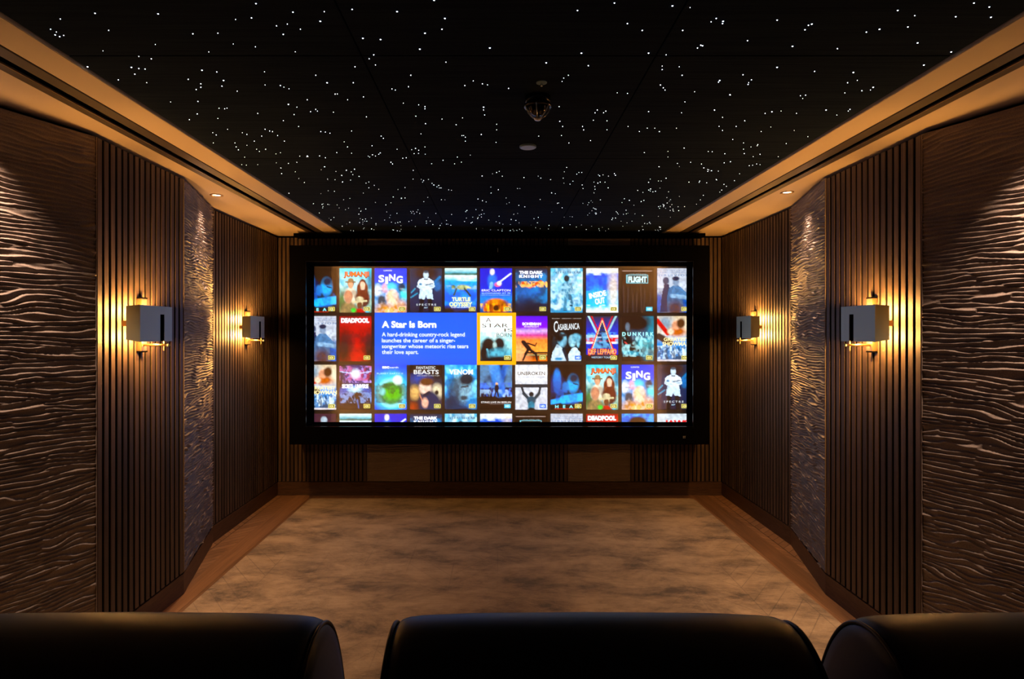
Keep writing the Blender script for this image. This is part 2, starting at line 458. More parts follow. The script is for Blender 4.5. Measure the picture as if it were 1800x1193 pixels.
# ------------------------------------------------------------ floor borders and rug
RX0, RX1, RY0, RY1 = -1.775, 1.862, .55, 5.825
bm = bmesh.new()
box(bm, RX0 - .185, RX0 - .035, -1.6, YB - .013, -.002, .0025, .0008); box(bm, RX1 + .035, RX1 + .185, -1.6, YB - .013, -.002, .0025, .0008)
box(bm, RX0 - .033, RX0 - .004, -1.6, YB - .013, -.002, .0045, .0008); box(bm, RX1 + .004, RX1 + .033, -1.6, YB - .013, -.002, .0045, .0008)
box(bm, RX0 - .0045, RX1 + .0045, RY1 + .004, YB - .014, -.002, .0035, .0008)
structure(bm_obj('trim_6', bm, M['plank']))
bm = bmesh.new()
box(bm, RX0, RX1, RY0, RY1, 0.0, .016, .005)
o = bm_obj('rug', bm, M['rug'])
tag(o, 'large silky taupe rug covering the wood floor in front of the screen', 'rug')

# ------------------------------------------------------------ slot diffusers in the soffits
def slot(S, sgn, label):
    root = empty('linear_slot_diffuser', ((S['outer'] + S['inner']) / 2, 2.0, ZC))
    ox, oy = root.location.x, 2.0
    y0, y1 = -1.59 - oy, 5.835 - oy
    g = .0015
    X = {k: v - ox for k, v in S.items()}
    bm = bmesh.new(); box(bm, X['outer'] - sgn * g, X['glint'], y0, y1, -.004, .0015, .0008); bm_obj('outer_flange', bm, M['bronze'], root)
    bm = bmesh.new(); box(bm, X['black'], X['inner'] + sgn * g, y0, y1, -.004, .0015, .0008); bm_obj('inner_flange', bm, M['bronze'], root)
    bm = bmesh.new(); box(bm, X['glint'] - sgn * .0005, X['glint'] - sgn * .005, y0, y1, -.0060, .0015, .0008); bm_obj('bright_edge', bm, M['brass'], root)
    bm = bmesh.new()
    a, b = X['glint'] - sgn * .005, X['black']
    box(bm, a, b, y0, y1, .060, .064)
    box(bm, a, a + sgn * -.002, y0, y1, .0016, .062); box(bm, b, b + sgn * .002, y0, y1, .0016, .062)
    bm_obj('slot_channel', bm, M['velvet'], root)
    # glossy vane in sections, and the bridges between them
    ends = [4.56, 3.98, 3.29, 2.70, 2.08, 1.46, .84, .22]
    yv = 5.835
    for e in ends:
        bm = bmesh.new(); c = b + sgn * .0035
        prism_pts = [(c, .010), (c + sgn * .007, .010), (c + sgn * .007, .014), (c, .014)]
        lo, hi = e + .045 - oy, yv - .045 - oy
        A = [bm.verts.new((x, lo, z)) for x, z in prism_pts]; B = [bm.verts.new((x, hi, z)) for x, z in prism_pts]
        bm.faces.new(A); bm.faces.new(B[::-1])
        for i in range(4): bm.faces.new((A[i], B[i], B[(i + 1) % 4], A[(i + 1) % 4]))
        bm_obj('vane', bm, M['vane'], root)
        bm = bmesh.new(); box(bm, a, b, e - .04 - oy, e + .04 - oy, .006, .016, .001); bm_obj('bridge', bm, M['velvet'], root)
        yv = e
    tag(root, label, 'air diffuser', 'long black slot diffusers in the soffits')
slot(SL, -1, 'long bronze-edged black air slot running along the left soffit')
slot(SR, 1, 'long bronze-edged black air slot running along the right soffit')

# ------------------------------------------------------------ recessed downlights
def downlight(x, y, label, on=1.0):
    root = empty('recessed_downlight', (x, y, ZC))
    bm = bmesh.new(); lathe(bm, [(.043, .0), (.043, -.004), (.031, -.004), (.027, .0), (.027, .0)], (0, 0, 0)); bm_obj('trim_ring', bm, M['brass'], root, True)
    bm = bmesh.new(); lathe(bm, [(.0, -.0008), (.027, -.0008)], (0, 0, 0)); bm_obj('lens', bm, M['downled'], root)
    li = bpy.data.lights.new('downlight_beam', 'SPOT'); li.energy = DOWN_W * on; li.color = (1.0, .66, .46)
    li.spot_size = math.radians(88); li.spot_blend = .9; li.shadow_soft_size = .022
    lo = bpy.data.objects.new('downlight_beam', li); COL.objects.link(lo); lo.parent = root; lo.location = (0, 0, -.008)
    tag(root, label, 'downlight', 'recessed soffit downlights')
downlight(-1.935, 4.235, 'small round recessed downlight in the left soffit above the angled carved panel')
downlight(1.958, 4.150, 'small round recessed downlight in the right soffit above the angled carved panel')
downlight(-1.965, 2.33, 'recessed downlight in the left soffit over the large carved panel nearest the seats', 1.5)
downlight(2.045, 2.27, 'recessed downlight in the right soffit over the large carved panel nearest the seats', 1.5)

# ------------------------------------------------------------ ceiling devices
def sensor(px, py, r, label, name, cat, t=.004, pin=False):
    y = (ZC - EYE) * F / (VY - py); x = (px - VX) * y / F
    root = empty(name, (x, y, ZC + .010))
    bm = bmesh.new(); lathe(bm, [(0, -t), (r * .9, -t), (r, -t * .7), (r, .0), (0, 0)], (0, 0, 0)); bm_obj('cover_plate', bm, M['plate_screenlit'], root)
    if pin:
        bm = bmesh.new(); lathe(bm, [(0, -.016), (.004, -.015), (.006, -.010), (.0035, -t), (0, -t)], (0, 0, 0), 16); bm_obj('sensor_pin', bm, M['chrome'], root, True)
    tag(root, label, cat)
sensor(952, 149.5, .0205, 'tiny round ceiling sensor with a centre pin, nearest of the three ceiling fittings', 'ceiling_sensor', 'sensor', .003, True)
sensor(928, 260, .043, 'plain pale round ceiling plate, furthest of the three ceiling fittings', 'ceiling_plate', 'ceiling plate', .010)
root = empty('smoke_detector', (.165, 2.50, ZC + .010))
bm = bmesh.new(); lathe(bm, [(0, 0), (.052, 0), (.052, -.022), (.047, -.026), (0, -.026)], (0, 0, 0)); bm_obj('base', bm, M['blackgloss'], root, True)
bm = bmesh.new(); lathe(bm, [(.047, -.026), (.056, -.034), (.057, -.040), (.052, -.046), (.047, -.040), (.047, -.030)], (0, 0, 0)); bm_obj('rim', bm, M['blackgloss'], root, True)
for k in range(6):
    a = k * PI / 3 + .35
    bm = bmesh.new(); c, s = math.cos(a), math.sin(a)
    tube(bm, [(.055 * c, .055 * s, -.040), (.047 * c, .047 * s, -.056), (.032 * c, .032 * s, -.073), (.012 * c, .012 * s, -.090)], .0022, 8)
    bm_obj('cage_rib', bm, M['clearrib'], root, True)
bm = bmesh.new(); lathe(bm, [(.0, -.098), (.010, -.096), (.017, -.089), (.016, -.083), (0, -.083)], (0, 0, 0)); bm_obj('nose_cap', bm, M['clearrib'], root, True)
bm = bmesh.new(); lathe(bm, [(.040, -.044), (.036, -.058), (.022, -.074), (0, -.080)], (0, 0, 0)); bm_obj('inner_cone', bm, M['blackgloss'], root, True)
tag(root, 'conical smoke detector with chrome ribs hanging from the star ceiling', 'smoke detector')

# ------------------------------------------------------------ fibre-optic stars
def ceil_pt(px, py, z=ZC + .010):
    y = (z - EYE) * F / (VY - py); return ((px - VX) * y / F, y)
NEAR = """106,33,2 89,51,2 99,56,2 97,61,3 105,64,3 112,62,2 167,23,3 191,53,2 181,89,1 154,117,4 208,140,3 231,118,4 244,120,3 255,121,3 237,130,3
244,99,2 266,103,3 258,145,2 273,78,1 278,24,3 450,6,3 442,31,3 414,34,1 339,59,3 383,58,2 410,77,1 367,91,2 449,82,2 515,21,3 570,20,2 563,37,4
486,45,2 505,42,2 498,60,3 528,51,2 519,91,2 355,123,4 381,126,3 331,139,3 353,147,3 353,153,3 345,157,3 393,141,4 390,151,3 417,160,3 348,178,3 300,179,2
385,190,2 395,191,2 399,190,2 333,210,3 347,200,3 383,208,2 465,126,2 466,149,2 493,150,3 499,153,2 508,156,2 453,199,3 555,132,3 575,145,4 589,165,3 593,165,3
540,175,3 507,183,4 522,188,2 517,201,3 498,212,3 546,196,3 555,192,3 558,195,2 586,197,2 525,222,2 564,231,3 572,232,3 580,234,3 618,230,2 
374,233,2 380,237,3 400,227,2 375,251,2 426,233,2 434,236,3 460,239,3 466,227,3 474,230,3 479,231,3 488,238,3 500,248,3 447,248,3 467,262,3 451,262,2
413,251,3 415,258,3 419,263,3 430,276,2 425,289,2 433,290,2 453,289,2 507,287,3 527,274,2 572,277,3 592,268,3 605,249,2 611,258,2 618,269,2 
619,16,3 638,67,4 669,69,4 698,20,4 747,58,4 777,51,3 782,32,4 738,86,4 861,84,5 763,0,4 657,96,3 649,103,2 660,114,2 624,117,3 621,145,3 639,170,3 611,175,2
689,156,3 695,158,2 718,152,3 722,132,3 784,109,2 709,181,2 736,184,2 747,187,3 747,191,3 731,204,2 748,217,3 777,209,2 813,207,2 802,219,2 812,238,2
850,188,4 850,193,3 852,202,2 848,147,3 857,149,2 832,142,2 817,150,3 894,155,3 846,236,4 873,218,2 873,228,2 872,250,2 815,238,2 818,248,2 818,241,3
670,239,3 674,243,3 654,256,3 644,205,2 660,274,2 698,262,2 740,235,2 747,258,2 708,278,3 714,277,3 690,288,3
1015,18,3 1080,5,3 1103,41,3 1129,53,3 1022,93,4 960,110,4 1034,115,3 1140,93,4 1171,96,2 1200,53,3 1182,10,4 1213,13,1 1250,38,2 1259,32,3 1271,37,4 1270,41,3
1226,84,3 1235,80,3 1232,79,3 1164,116,2 1164,122,3 1194,117,2 1199,132,3 1161,149,3 1166,154,3 1169,158,3 1265,141,4 1263,144,3 1221,161,2 1284,167,2 1204,179,2
1198,198,2 1256,193,4 1140,196,3 1103,164,2 1085,163,2 1065,195,3 1050,193,3 1046,198,3 1061,198,3 1043,211,2 1067,212,2 1067,228,2 1024,222,3 1026,228,3 1104,222,2
999,132,2 991,137,2 988,143,2 984,213,3 989,222,3 1000,251,3 983,187,2 987,238,2 947,239,2 1124,231,3 1138,225,2 1151,225,2 1159,231,3 1189,225,2 1038,247,3
1366,35,3 1415,52,3 1421,44,3 1427,42,4 1393,81,4 1314,71,3 1366,118,4 1306,131,3 1321,140,3 1315,148,3 1316,145,2 1283,166,3 1270,206,2 1270,229,3 
1432,125,3 1472,85,3 1500,127,4 1490,145,3 1507,141,2 1523,56,3 1546,51,4 1578,18,3 1596,47,3 1613,75,4 1608,27,2 1680,29,3 1712,5,3 1739,12,3 1742,30,4 1672,91,4 1624,114,4
1407,168,3 1416,167,3 1411,173,2 1345,199,3 1357,196,4 1373,195,2 1400,199,3 1452,193,4 1491,195,2 1494,192,3 1471,202,2 1515,159,3 1530,158,2 1535,153,4 1485,163,2
1309,212,3 1264,222,3 1294,222,3 1338,231,2 1355,223,2 1396,229,2 1420,240,3 1382,252,2 1288,245,3 1307,251,3 1307,262,2 1320,258,2 1332,254,3 1331,256,2 1336,271,3 1324,275,2
1368,275,2 1274,270,3 1245,266,2 1214,285,3 1233,288,3 1273,286,3 1244,301,3 1317,291,3 1323,290,2 1330,288,3 1336,289,2 1300,305,2 1259,315,3 1230,318,3 1229,320,2"""
stars = []
for t in NEAR.split():
    a, b, c = t.split(',')
    stars.append((float(a), float(b), int(c)))
pts = []
for px, py, s in stars:
    x, y = ceil_pt(px, py)
    pts.append((x, y, (.0008, .0010, .0013, .0017, .0022, .0026)[s]))
random.seed(21)
# the far half of the ceiling: same scattering of single points and tight little groups
def inside(x, y): return SXL + .05 < x < SXR - .05 and y < 5.80
nf = 0
while nf < 400:
    y = 3.15 + (5.80 - 3.15) * random.random() ** .82; x = random.uniform(SXL, SXR)
    k = random.choice((1, 1, 1, 2, 3))
    for _ in range(k):
        xx = x + random.gauss(0, .035) * (k > 1); yy = y + random.gauss(0, .05) * (k > 1)
        if inside(xx, yy):
            pts.append((xx, yy, random.choice((.0010, .0012, .0014, .0017, .0021)))); nf += 1
for _ in range(60):   # over the seats, outside the photograph
    pts.append((random.uniform(SXL + .1, SXR - .1), random.uniform(-1.4, 1.6), .0015))
def vis(p):
    px = VX + p[0] * F / max(p[1], .3); py = VY - (ZC - EYE) * F / max(p[1], .3)
    return (0 < px < 1800 and 0 < py)
def clash(p): return math.hypot(p[0] - .165, p[1] - 2.5) < .07
pts = [p for p in pts if not clash(p)]
order = sorted(pts, key=lambda p: (not vis(p), -p[2] / max(p[1], .3)))
def star_mesh(r):
    bm = bmesh.new(); lathe(bm, [(0, -r * .8), (r * .7, -r * .55), (r, 0), (0, .001)], (0, 0, 0), 8)
    me = bpy.data.meshes.new('star_light'); bmesh.ops.recalc_face_normals(bm, faces=bm.faces); bm.to_mesh(me); bm.free(); me.materials.append(M['star']); return me
SM = {}
for p in order[:100]:
    r = p[2]
    if r not in SM: SM[r] = star_mesh(r)
    o = bpy.data.objects.new('star_light', SM[r]); COL.objects.link(o); o.parent = lid; o.location = (p[0], p[1], ZC + .0095)
bm = bmesh.new()
for x, y, r in order[100:]:
    lathe(bm, [(0, -r * .8), (r * .7, -r * .55), (r, 0), (0, .001)], (x, y, ZC + .0095), 6)
o = bm_obj('star_lights', bm, M['star'], lid); o['kind'] = 'stuff'; o['label'] = 'scattered pinprick white star lights'

# ------------------------------------------------------------ wall lamps
def sconce():
    """local frame: +X out of the wall, +Y along the wall towards the seats' side (camera), Z up"""
    r = empty('wall_lamp')
    bm = bmesh.new(); box(bm, .001, .024, -.026, .026, -.145, .135, .003); bm_obj('backplate', bm, M['brass'], r)
    for z in (-.147, .137):
        bm = bmesh.new(); box(bm, .001, .026, -.030, .030, z - .004, z + .004, .001); bm_obj('end_cap', bm, M['velvet'], r)
    bm = bmesh.new(); box(bm, .022, .052, -.085, .190, -.014, .014, .002); bm_obj('crossbar', bm, M['brass'], r)
    # shade: front plate with a slot, two tapering cheeks, open above and below
    d0, d1 = .052, .122
    ya, yb = -.095, .205
    zt, zb = .0925, -.0925
    s0, s1 = -.018, .022      # slot
    t = .0025
    bm = bmesh.new()
    box(bm, d1 - t, d1, ya, s0, zb, zt); box(bm, d1 - t, d1, s1, yb, zb, zt); box(bm, d1 - t, d1, s0, s1, .050, zt)
    def cheek(y0, y1, back):
        A = [(d1 - t, y0, zb), (d1 - t, y0, zt), (back, y0, zt - .005), (back, y0, zb + .011)]
        v0 = [bm.verts.new(p) for p in A]; v1 = [bm.verts.new((p[0], y1, p[2])) for p in A]
        bm.faces.new(v0); bm.faces.new(v1[::-1])
        for i in range(4): bm.faces.new((v0[i], v0[(i + 1) % 4], v1[(i + 1) % 4], v1[i]))
    cheek(yb - t, yb, d0); cheek(ya, ya + t, .014)
    sh = bm_obj('lamp_shade', bm, M['nickel'], r)
    bm = bmesh.new(); box(bm, d1 - .0055, d1 - .0026, s0 - .050, s1 + .016, zb + .002, .062); ins = bm_obj('slot_dark_insert', bm, M['velvet'], sh)  # black insert added so the slot reads dark and hides the tubes
    for z0, z1 in ((.044, .089), (-.089, -.044)):
        for yc in (.115, -.025):
            bm = bmesh.new(); cyl(bm, (.062, yc, z0), (.062, yc, z1), .009, seg=14)
            b = bm_obj('lamp_tube', bm, M['lampE'], r, True)
    # lever arm under the shade
    bm = bmesh.new(); cyl(bm, (.022, 0, -.112), (.150, 0, -.112), .006, seg=14); bm_obj('arm', bm, M['brass'], r, True)
    bm = bmesh.new(); lathe(bm, [(0, -.009), (.0064, -.0064), (.009, 0), (.0064, .0064), (0, .009)], (.152, 0, -.112), 18); bm_obj('ball_knob', bm, M['nickel'], r, True)
    bm = bmesh.new(); box(bm, .126, .132, -.003, .003, -.142, -.086, .0012); bm_obj('switch_lever', bm, M['brass'], r)
    return r
M['lampE'] = mat('lamp_tube_glass', (1, .8, .5), .4, emit=(1.0, .44, .10), es=SCONCE_W / (.054 * PI * .018 * PI))
# the slats behind each lamp are crossed by the backplate, so plates stand on the slat faces
sc0 = sconce()
def place_sconce(o, x, y, side, label):
    o.location = (x, y, 1.631)
    if side > 0: o.rotation_euler = (0, 0, 0); o.scale = (1, -1, 1)      # left wall: +X into room, camera side = -Y
    else: o.rotation_euler = (0, 0, PI); o.scale = (1, 1, 1)
    tag(o, label, 'wall lamp', 'square metal wall lamps')
spots = [(-1.8985, 3.262, 1, 'lit metal wall lamp on the left wall, the nearer and larger of the two there'),
         (-2.1415, 5.235, 1, 'lit metal wall lamp on the left wall, the smaller one nearer the screen'),
         (1.9835, 3.232, -1, 'lit metal wall lamp on the right wall, the nearer and larger of the two there'),
         (2.1905, 5.215, -1, 'lit metal wall lamp on the right wall, the smaller one nearer the screen')]
for i, s in enumerate(spots):
    place_sconce(sc0 if i == 0 else copy_tree(sc0), *s)

# ------------------------------------------------------------ projection screen
YF, YS = 5.65, 5.92
def PX(px, y=YS): return (px - VX) * y / F
def PZ(py, y=YS): return EYE - (py - VY) * y / F
scr = empty('projection_screen', (PX(877.5, YF), YF, PZ(781, YF)))
OX, OY, OZ = scr.location
tag(scr, 'wide black-framed screen showing a grid of film posters, on the far wall', 'screen')
xo0, xo1, zo0, zo1 = PX(508, YF), PX(1247, YF), PZ(781, YF), PZ(431, YF)
xi0, xi1, zi0, zi1 = PX(538, YF), PX(1218, YF), PZ(749.5, YF), PZ(459.6, YF)
xs0, xs1, zs0, zs1 = PX(552.5), PX(1206.5), PZ(741.3), PZ(468.0)
bm = bmesh.new()
def ring(x0, x1, z0, z1, y): return [bm.verts.new(p) for p in ((x0 - OX, y - OY, z0 - OZ), (x1 - OX, y - OY, z0 - OZ), (x1 - OX, y - OY, z1 - OZ), (x0 - OX, y - OY, z1 - OZ))]
e = .006
R = [ring(xo0, xo1, zo0, zo1, YB - .012), ring(xo0, xo1, zo0, zo1, YF + e), ring(xo0 + e, xo1 - e, zo0 + e, zo1 - e, YF),
     ring(xi0 - e, xi1 + e, zi0 - e, zi1 + e, YF), ring(xi0, xi1, zi0, zi1, YF + e), ring(xs0, xs1, zs0, zs1, YS - .001), ring(xs0, xs1, zs0, zs1, YB - .012)]
for a, b in zip(R, R[1:] + R[:1]):
    for i in range(4): bm.faces.new((a[i], a[(i + 1) % 4], b[(i + 1) % 4], b[i]))
bm_obj('frame', bm, M['velvet'], scr)
bm = bmesh.new()
for (a0, a1, b0, b1) in ((xi0 - .004, xi1 + .004, zi1, zi1 + .004), (xi0 - .004, xi1 + .004, zi0 - .004, zi0), (xi0 - .004, xi0, zi0, zi1), (xi1, xi1 + .004, zi0, zi1)):
    box(bm, a0 - OX, a1 - OX, -.0015, .006, b0 - OZ, b1 - OZ)
bm_obj('inner_bead', bm, M['blackgloss'], scr)
bm = bmesh.new(); box(bm, xs0 - OX, xs1 - OX, YS - OY, YS + .02 - OY, zs0 - OZ, zs1 - OZ)
bm_obj('screen_fabric', bm, M['screen'], scr)
# little marks on the lower rail and the top rail
bm = bmesh.new()
for (a, b, wd) in ((1200.6, 766.2, 1.5), (1203.2, 766.2, 1.5), (1200.6, 768.6, 1.5), (1203.2, 768.6, 1.5)):
    box(bm, PX(a, YF) - OX, PX(a + wd, YF) - OX, -.002, .002, PZ(b + 1.1, YF) - OZ, PZ(b, YF) - OZ)
bm_obj('maker_mark', bm, M['white'], scr)
bm = bmesh.new(); box(bm, PX(874.6, YF) - OX, PX(875.4, YF) - OX, -.002, .002, PZ(443, YF) - OZ, PZ(436, YF) - OZ)
bm_obj('centre_mark', bm, M['white'], scr)

CLIP = (552.5, 1206.5, 468.0, 741.3)
def add_col(me, cols):
    a = me.color_attributes.new('Col', 'FLOAT_COLOR', 'POINT')
    c = np.ones((len(me.vertices), 4), dtype=np.float32); c[:, :3] = cols
    a.data.foreach_set('color', c.reshape(-1))
def C(h):
    return np.array(hexc(h)) if isinstance(h, str) else np.array(h)
def paint(x0, y0, x1, y1, ops, nu=48, nv=66, seed=0, sat=1.12):
    """small colour field for one tile: list of soft ellipses, bars, gradients in tile units (v downwards)"""
    cx0, cx1 = max(x0, CLIP[0]), min(x1, CLIP[1]); cy0, cy1 = max(y0, CLIP[2]), min(y1, CLIP[3])
    nu = max(3, int(nu * (cx1 - cx0) / (x1 - x0))); nv = max(3, int(nv * (cy1 - cy0) / (y1 - y0)))
    gx = np.linspace(cx0, cx1, nu + 1); gy = np.linspace(cy0, cy1, nv + 1)
    XX, YY = np.meshgrid(gx, gy)
    U = (XX - x0) / (x1 - x0); V = (YY - y0) / (y1 - y0)
    col = np.zeros(U.shape + (3,))
    def blend(mask, c):
        nonlocal col
        c = np.asarray(c)
        col = col * (1 - mask[..., None]) + c * mask[..., None]
    for op in ops:
        k = op[0]
        if k == 'g':      # vertical gradient: list of (v, colour)
            vs = [s[0] for s in op[1]]; cs = np.array([C(s[1]) for s in op[1]])
            col = np.stack([np.interp(V, vs, cs[:, i]) for i in range(3)], -1)
        elif k == 'e':
            _, cx, cy, rx, ry, c = op[:6]; soft = op[6] if len(op) > 6 else .15; al = op[7] if len(op) > 7 else 1
            d = np.sqrt(((U - cx) / rx) ** 2 + ((V - cy) / ry) ** 2)
            blend(np.clip((1 + soft - d) / (2 * soft + 1e-6), 0, 1) * al, C(c))
        elif k == 'r':
            _, a, b, c_, d_, c = op[:6]
            blend(((U >= a) & (U <= c_) & (V >= b) & (V <= d_)).astype(float), C(c))
        elif k == 'p':    # filled polygon
            pl = op[1]; ins = np.zeros(U.shape, bool); n_ = len(pl)
            for a_ in range(n_):
                xa_, ya_ = pl[a_]; xb2, yb2 = pl[(a_ + 1) % n_]
                if ya_ == yb2: continue
                c1 = (V >= min(ya_, yb2)) & (V < max(ya_, yb2))
                ins ^= c1 & (U < (V - ya_) / (yb2 - ya_) * (xb2 - xa_) + xa_)
            blend(ins.astype(float), C(op[2]))
        elif k == 'l':    # thick line
            _, ax, ay, bx2, by2, wd, c = op[:7]
            dx, dy = bx2 - ax, (by2 - ay); l2 = dx * dx + dy * dy
            t_ = np.clip(((U - ax) * dx + (V - ay) * dy) / l2, 0, 1)
            d = np.hypot(U - ax - t_ * dx, (V - ay - t_ * dy) * 1.35)
            blend(np.clip((wd - d) / (wd * .5) + .5, 0, 1), C(c))
        elif k == 'n':    # mottling between current colour and c
            _, fu, fv, amt, c = op[:5]; lo, hi = (op[5], op[6]) if len(op) > 6 else (0, 1)
            n_ = vnoise(U * fu + seed * 13.7, V * fv + seed * 7.1) * .6 + vnoise(U * fu * 2.3 + seed, V * fv * 2.3 + 4) * .4
            n_ = np.clip((n_ - .42) / .22, 0, 1) * amt * ((V >= lo) & (V <= hi))
            blend(n_, C(c))
        elif k == 'm':    # person: plain standing or bust figure built of ellipses
            _, cx, cy, s, skin, cloth, hair = op
            blend(np.clip((1.15 - np.sqrt(((U - cx) / (.17 * s)) ** 2 + ((V - cy - .22 * s) / (.16 * s)) ** 2)) / .3, 0, 1), C(cloth))
            blend(np.clip((1.1 - np.sqrt(((U - cx) / (.085 * s)) ** 2 + ((V - cy + .02 * s) / (.085 * s)) ** 2)) / .25, 0, 1), C(hair))
            blend(np.clip((1.1 - np.sqrt(((U - cx) / (.066 * s)) ** 2 + ((V - cy - .01 * s) / (.072 * s)) ** 2)) / .25, 0, 1), C(skin))
    g_ = col.mean(-1, keepdims=True); col = np.clip(g_ + (col - g_) * sat, 0, 2); col = np.where(col > 0, col, 0) ** 1.10 * 1.12
    if sat > 1: col = col * (.72 + .56 * vnoise(U * 19 + seed, V * 26 + seed))[..., None]
    X = PX(XX) - OX; Z = PZ(YY) - OZ; Y = np.full_like(X, YS - .003 - OY)
    co = np.stack([X, Y, Z], -1).reshape(-1, 3); W = nu + 1
    i, j = np.meshgrid(np.arange(nu), np.arange(nv)); k = (j * W + i).reshape(-1)
    me = bpy.data.meshes.new('movie_poster')
    me.from_pydata(co.tolist(), [], np.stack([k, k + W, k + W + 1, k + 1], -1).tolist())
    add_col(me, np.maximum(col, 0).reshape(-1, 3))
    return me
def flat(name, rects, parent, dy=.004):
    """rects in px: (x0,y0,x1,y1,colour)"""
    vs = []; fs = []; cs = []
    for x0, y0, x1, y1, c in rects:
        x0, x1 = max(x0, CLIP[0]), min(x1, CLIP[1]); y0, y1 = max(y0, CLIP[2]), min(y1, CLIP[3])
        if x1 <= x0 or y1 <= y0: continue
        k = len(vs); y = YS - dy - OY
        vs += [(PX(x0) - OX, y, PZ(y0) - OZ), (PX(x0) - OX, y, PZ(y1) - OZ), (PX(x1) - OX, y, PZ(y1) - OZ), (PX(x1) - OX, y, PZ(y0) - OZ)]
        fs.append((k, k + 1, k + 2, k + 3)); cs += [C(c)] * 4
    if not vs: return None
    me = bpy.data.meshes.new(name); me.from_pydata(vs, [], fs); add_col(me, np.array(cs))
    return put(name, me, M['pic'], parent)
def text_mesh(s, x0, x1, y0, y1, col, bold=0.0, shear=0.0, rot=0.0, dy=.006, space=1.0):
    """lettering fitted into a px box (y0 = cap top, y1 = baseline)"""
    cu = bpy.data.curves.new('lettering', 'FONT'); cu.body = s; cu.size = 1; cu.offset = bold; cu.shear = shear; cu.space_character = space
    cu.resolution_u = 3; cu.fill_mode = 'FRONT'
    ob = bpy.data.objects.new('lettering', cu); COL.objects.link(ob)
    me = bpy.data.meshes.new_from_object(ob)
    bpy.data.objects.remove(ob, do_unlink=True); bpy.data.curves.remove(cu)
    n = len(me.vertices)
    if n == 0: return None
    co = np.empty(n * 3); me.vertices.foreach_get('co', co); co = co.reshape(-1, 3)
    a0, a1 = co[:, 0].min(), co[:, 0].max()
    cap = .73
    u = (co[:, 0] - a0) / (a1 - a0); v = co[:, 1] / cap
    X = x0 + u * (x1 - x0); Y = y1 - v * (y1 - y0)
    if rot:
        cx_, cy_ = (x0 + x1) / 2, (y0 + y1) / 2; c_, s_ = math.cos(rot), math.sin(rot)
        X, Y = cx_ + (X - cx_) * c_ - (Y - cy_) * s_, cy_ + (X - cx_) * s_ + (Y - cy_) * c_
    out = np.stack([PX(X) - OX, np.full(n, YS - dy - OY), PZ(Y) - OZ], -1)
    me.vertices.foreach_set('co', out.reshape(-1)); me.update()
    if X.min() < CLIP[0] or X.max() > CLIP[1] or Y.min() < CLIP[2] or Y.max() > CLIP[3]:
        bm = bmesh.new(); bm.from_mesh(me)
        for pl, nn in (((PX(CLIP[0]) - OX, 0, 0), (-1, 0, 0)), ((PX(CLIP[1]) - OX, 0, 0), (1, 0, 0)),
                       ((0, 0, PZ(CLIP[2]) - OZ), (0, 0, 1)), ((0, 0, PZ(CLIP[3]) - OZ), (0, 0, -1))):
            bmesh.ops.bisect_plane(bm, geom=bm.verts[:] + bm.edges[:] + bm.faces[:], plane_co=pl, plane_no=nn, clear_outer=True)
        bm.to_mesh(me); bm.free()
    if len(me.vertices) == 0: return None
    while me.color_attributes: me.color_attributes.remove(me.color_attributes[0])
    add_col(me, np.tile(C(col), (len(me.vertices), 1)))
    me.materials.clear()
    return me
def lettering(parent, s, x0, x1, y0, y1, col='#ffffff', name='title', **kw):
    me = text_mesh(s, x0, x1, y0, y1, col, **kw)
    if me is None: return None
    return put(name, me, M['pic'], parent)

# poster columns and rows in the picture
CXP = [535, 597, 658.8, 720.8, 782, 844, 906, 968, 1030.5, 1093, 1155.3]
RYP = [(471.5, 549), (555.5, 634.5), (641, 719.5), (727, 805.5)]
PWD = 56
W_ = '#f4f6ff'; BR = '#140903'
P = {}
P['HEAT'] = ('dark poster of blue-tinted faces over a bright blue band',
    [('g', [(0, '#120804'), (1, '#120804')]), ('e', .70, .42, .17, .20, '#2f9fe0', .25), ('e', .20, .36, .12, .24, '#2f86d8', .3), ('e', .46, .50, .10, .11, '#2a7cc0', .3), ('e', .18, .46, .22, .18, '#123a8c', .6, .6),
     ('e', .72, .30, .15, .10, '#0b2038', .4), ('l', .72, .42, .85, .44, .02, '#0a1a30'), ('l', 0, .84, .55, .76, .07, '#27a7f0'), ('l', .4, .78, 1.0, .72, .12, '#2ab4f5'), ('n', 7, 8, .6, '#0f5fb8', .55, .9), ('r', 0, .88, 1, 1, BR), ('r', .12, .975, .75, .985, '#b03018')],
    [('H   E   A   T', .14, .92, .90, .965, '#7fe8f5', dict(bold=.03))], 'y')
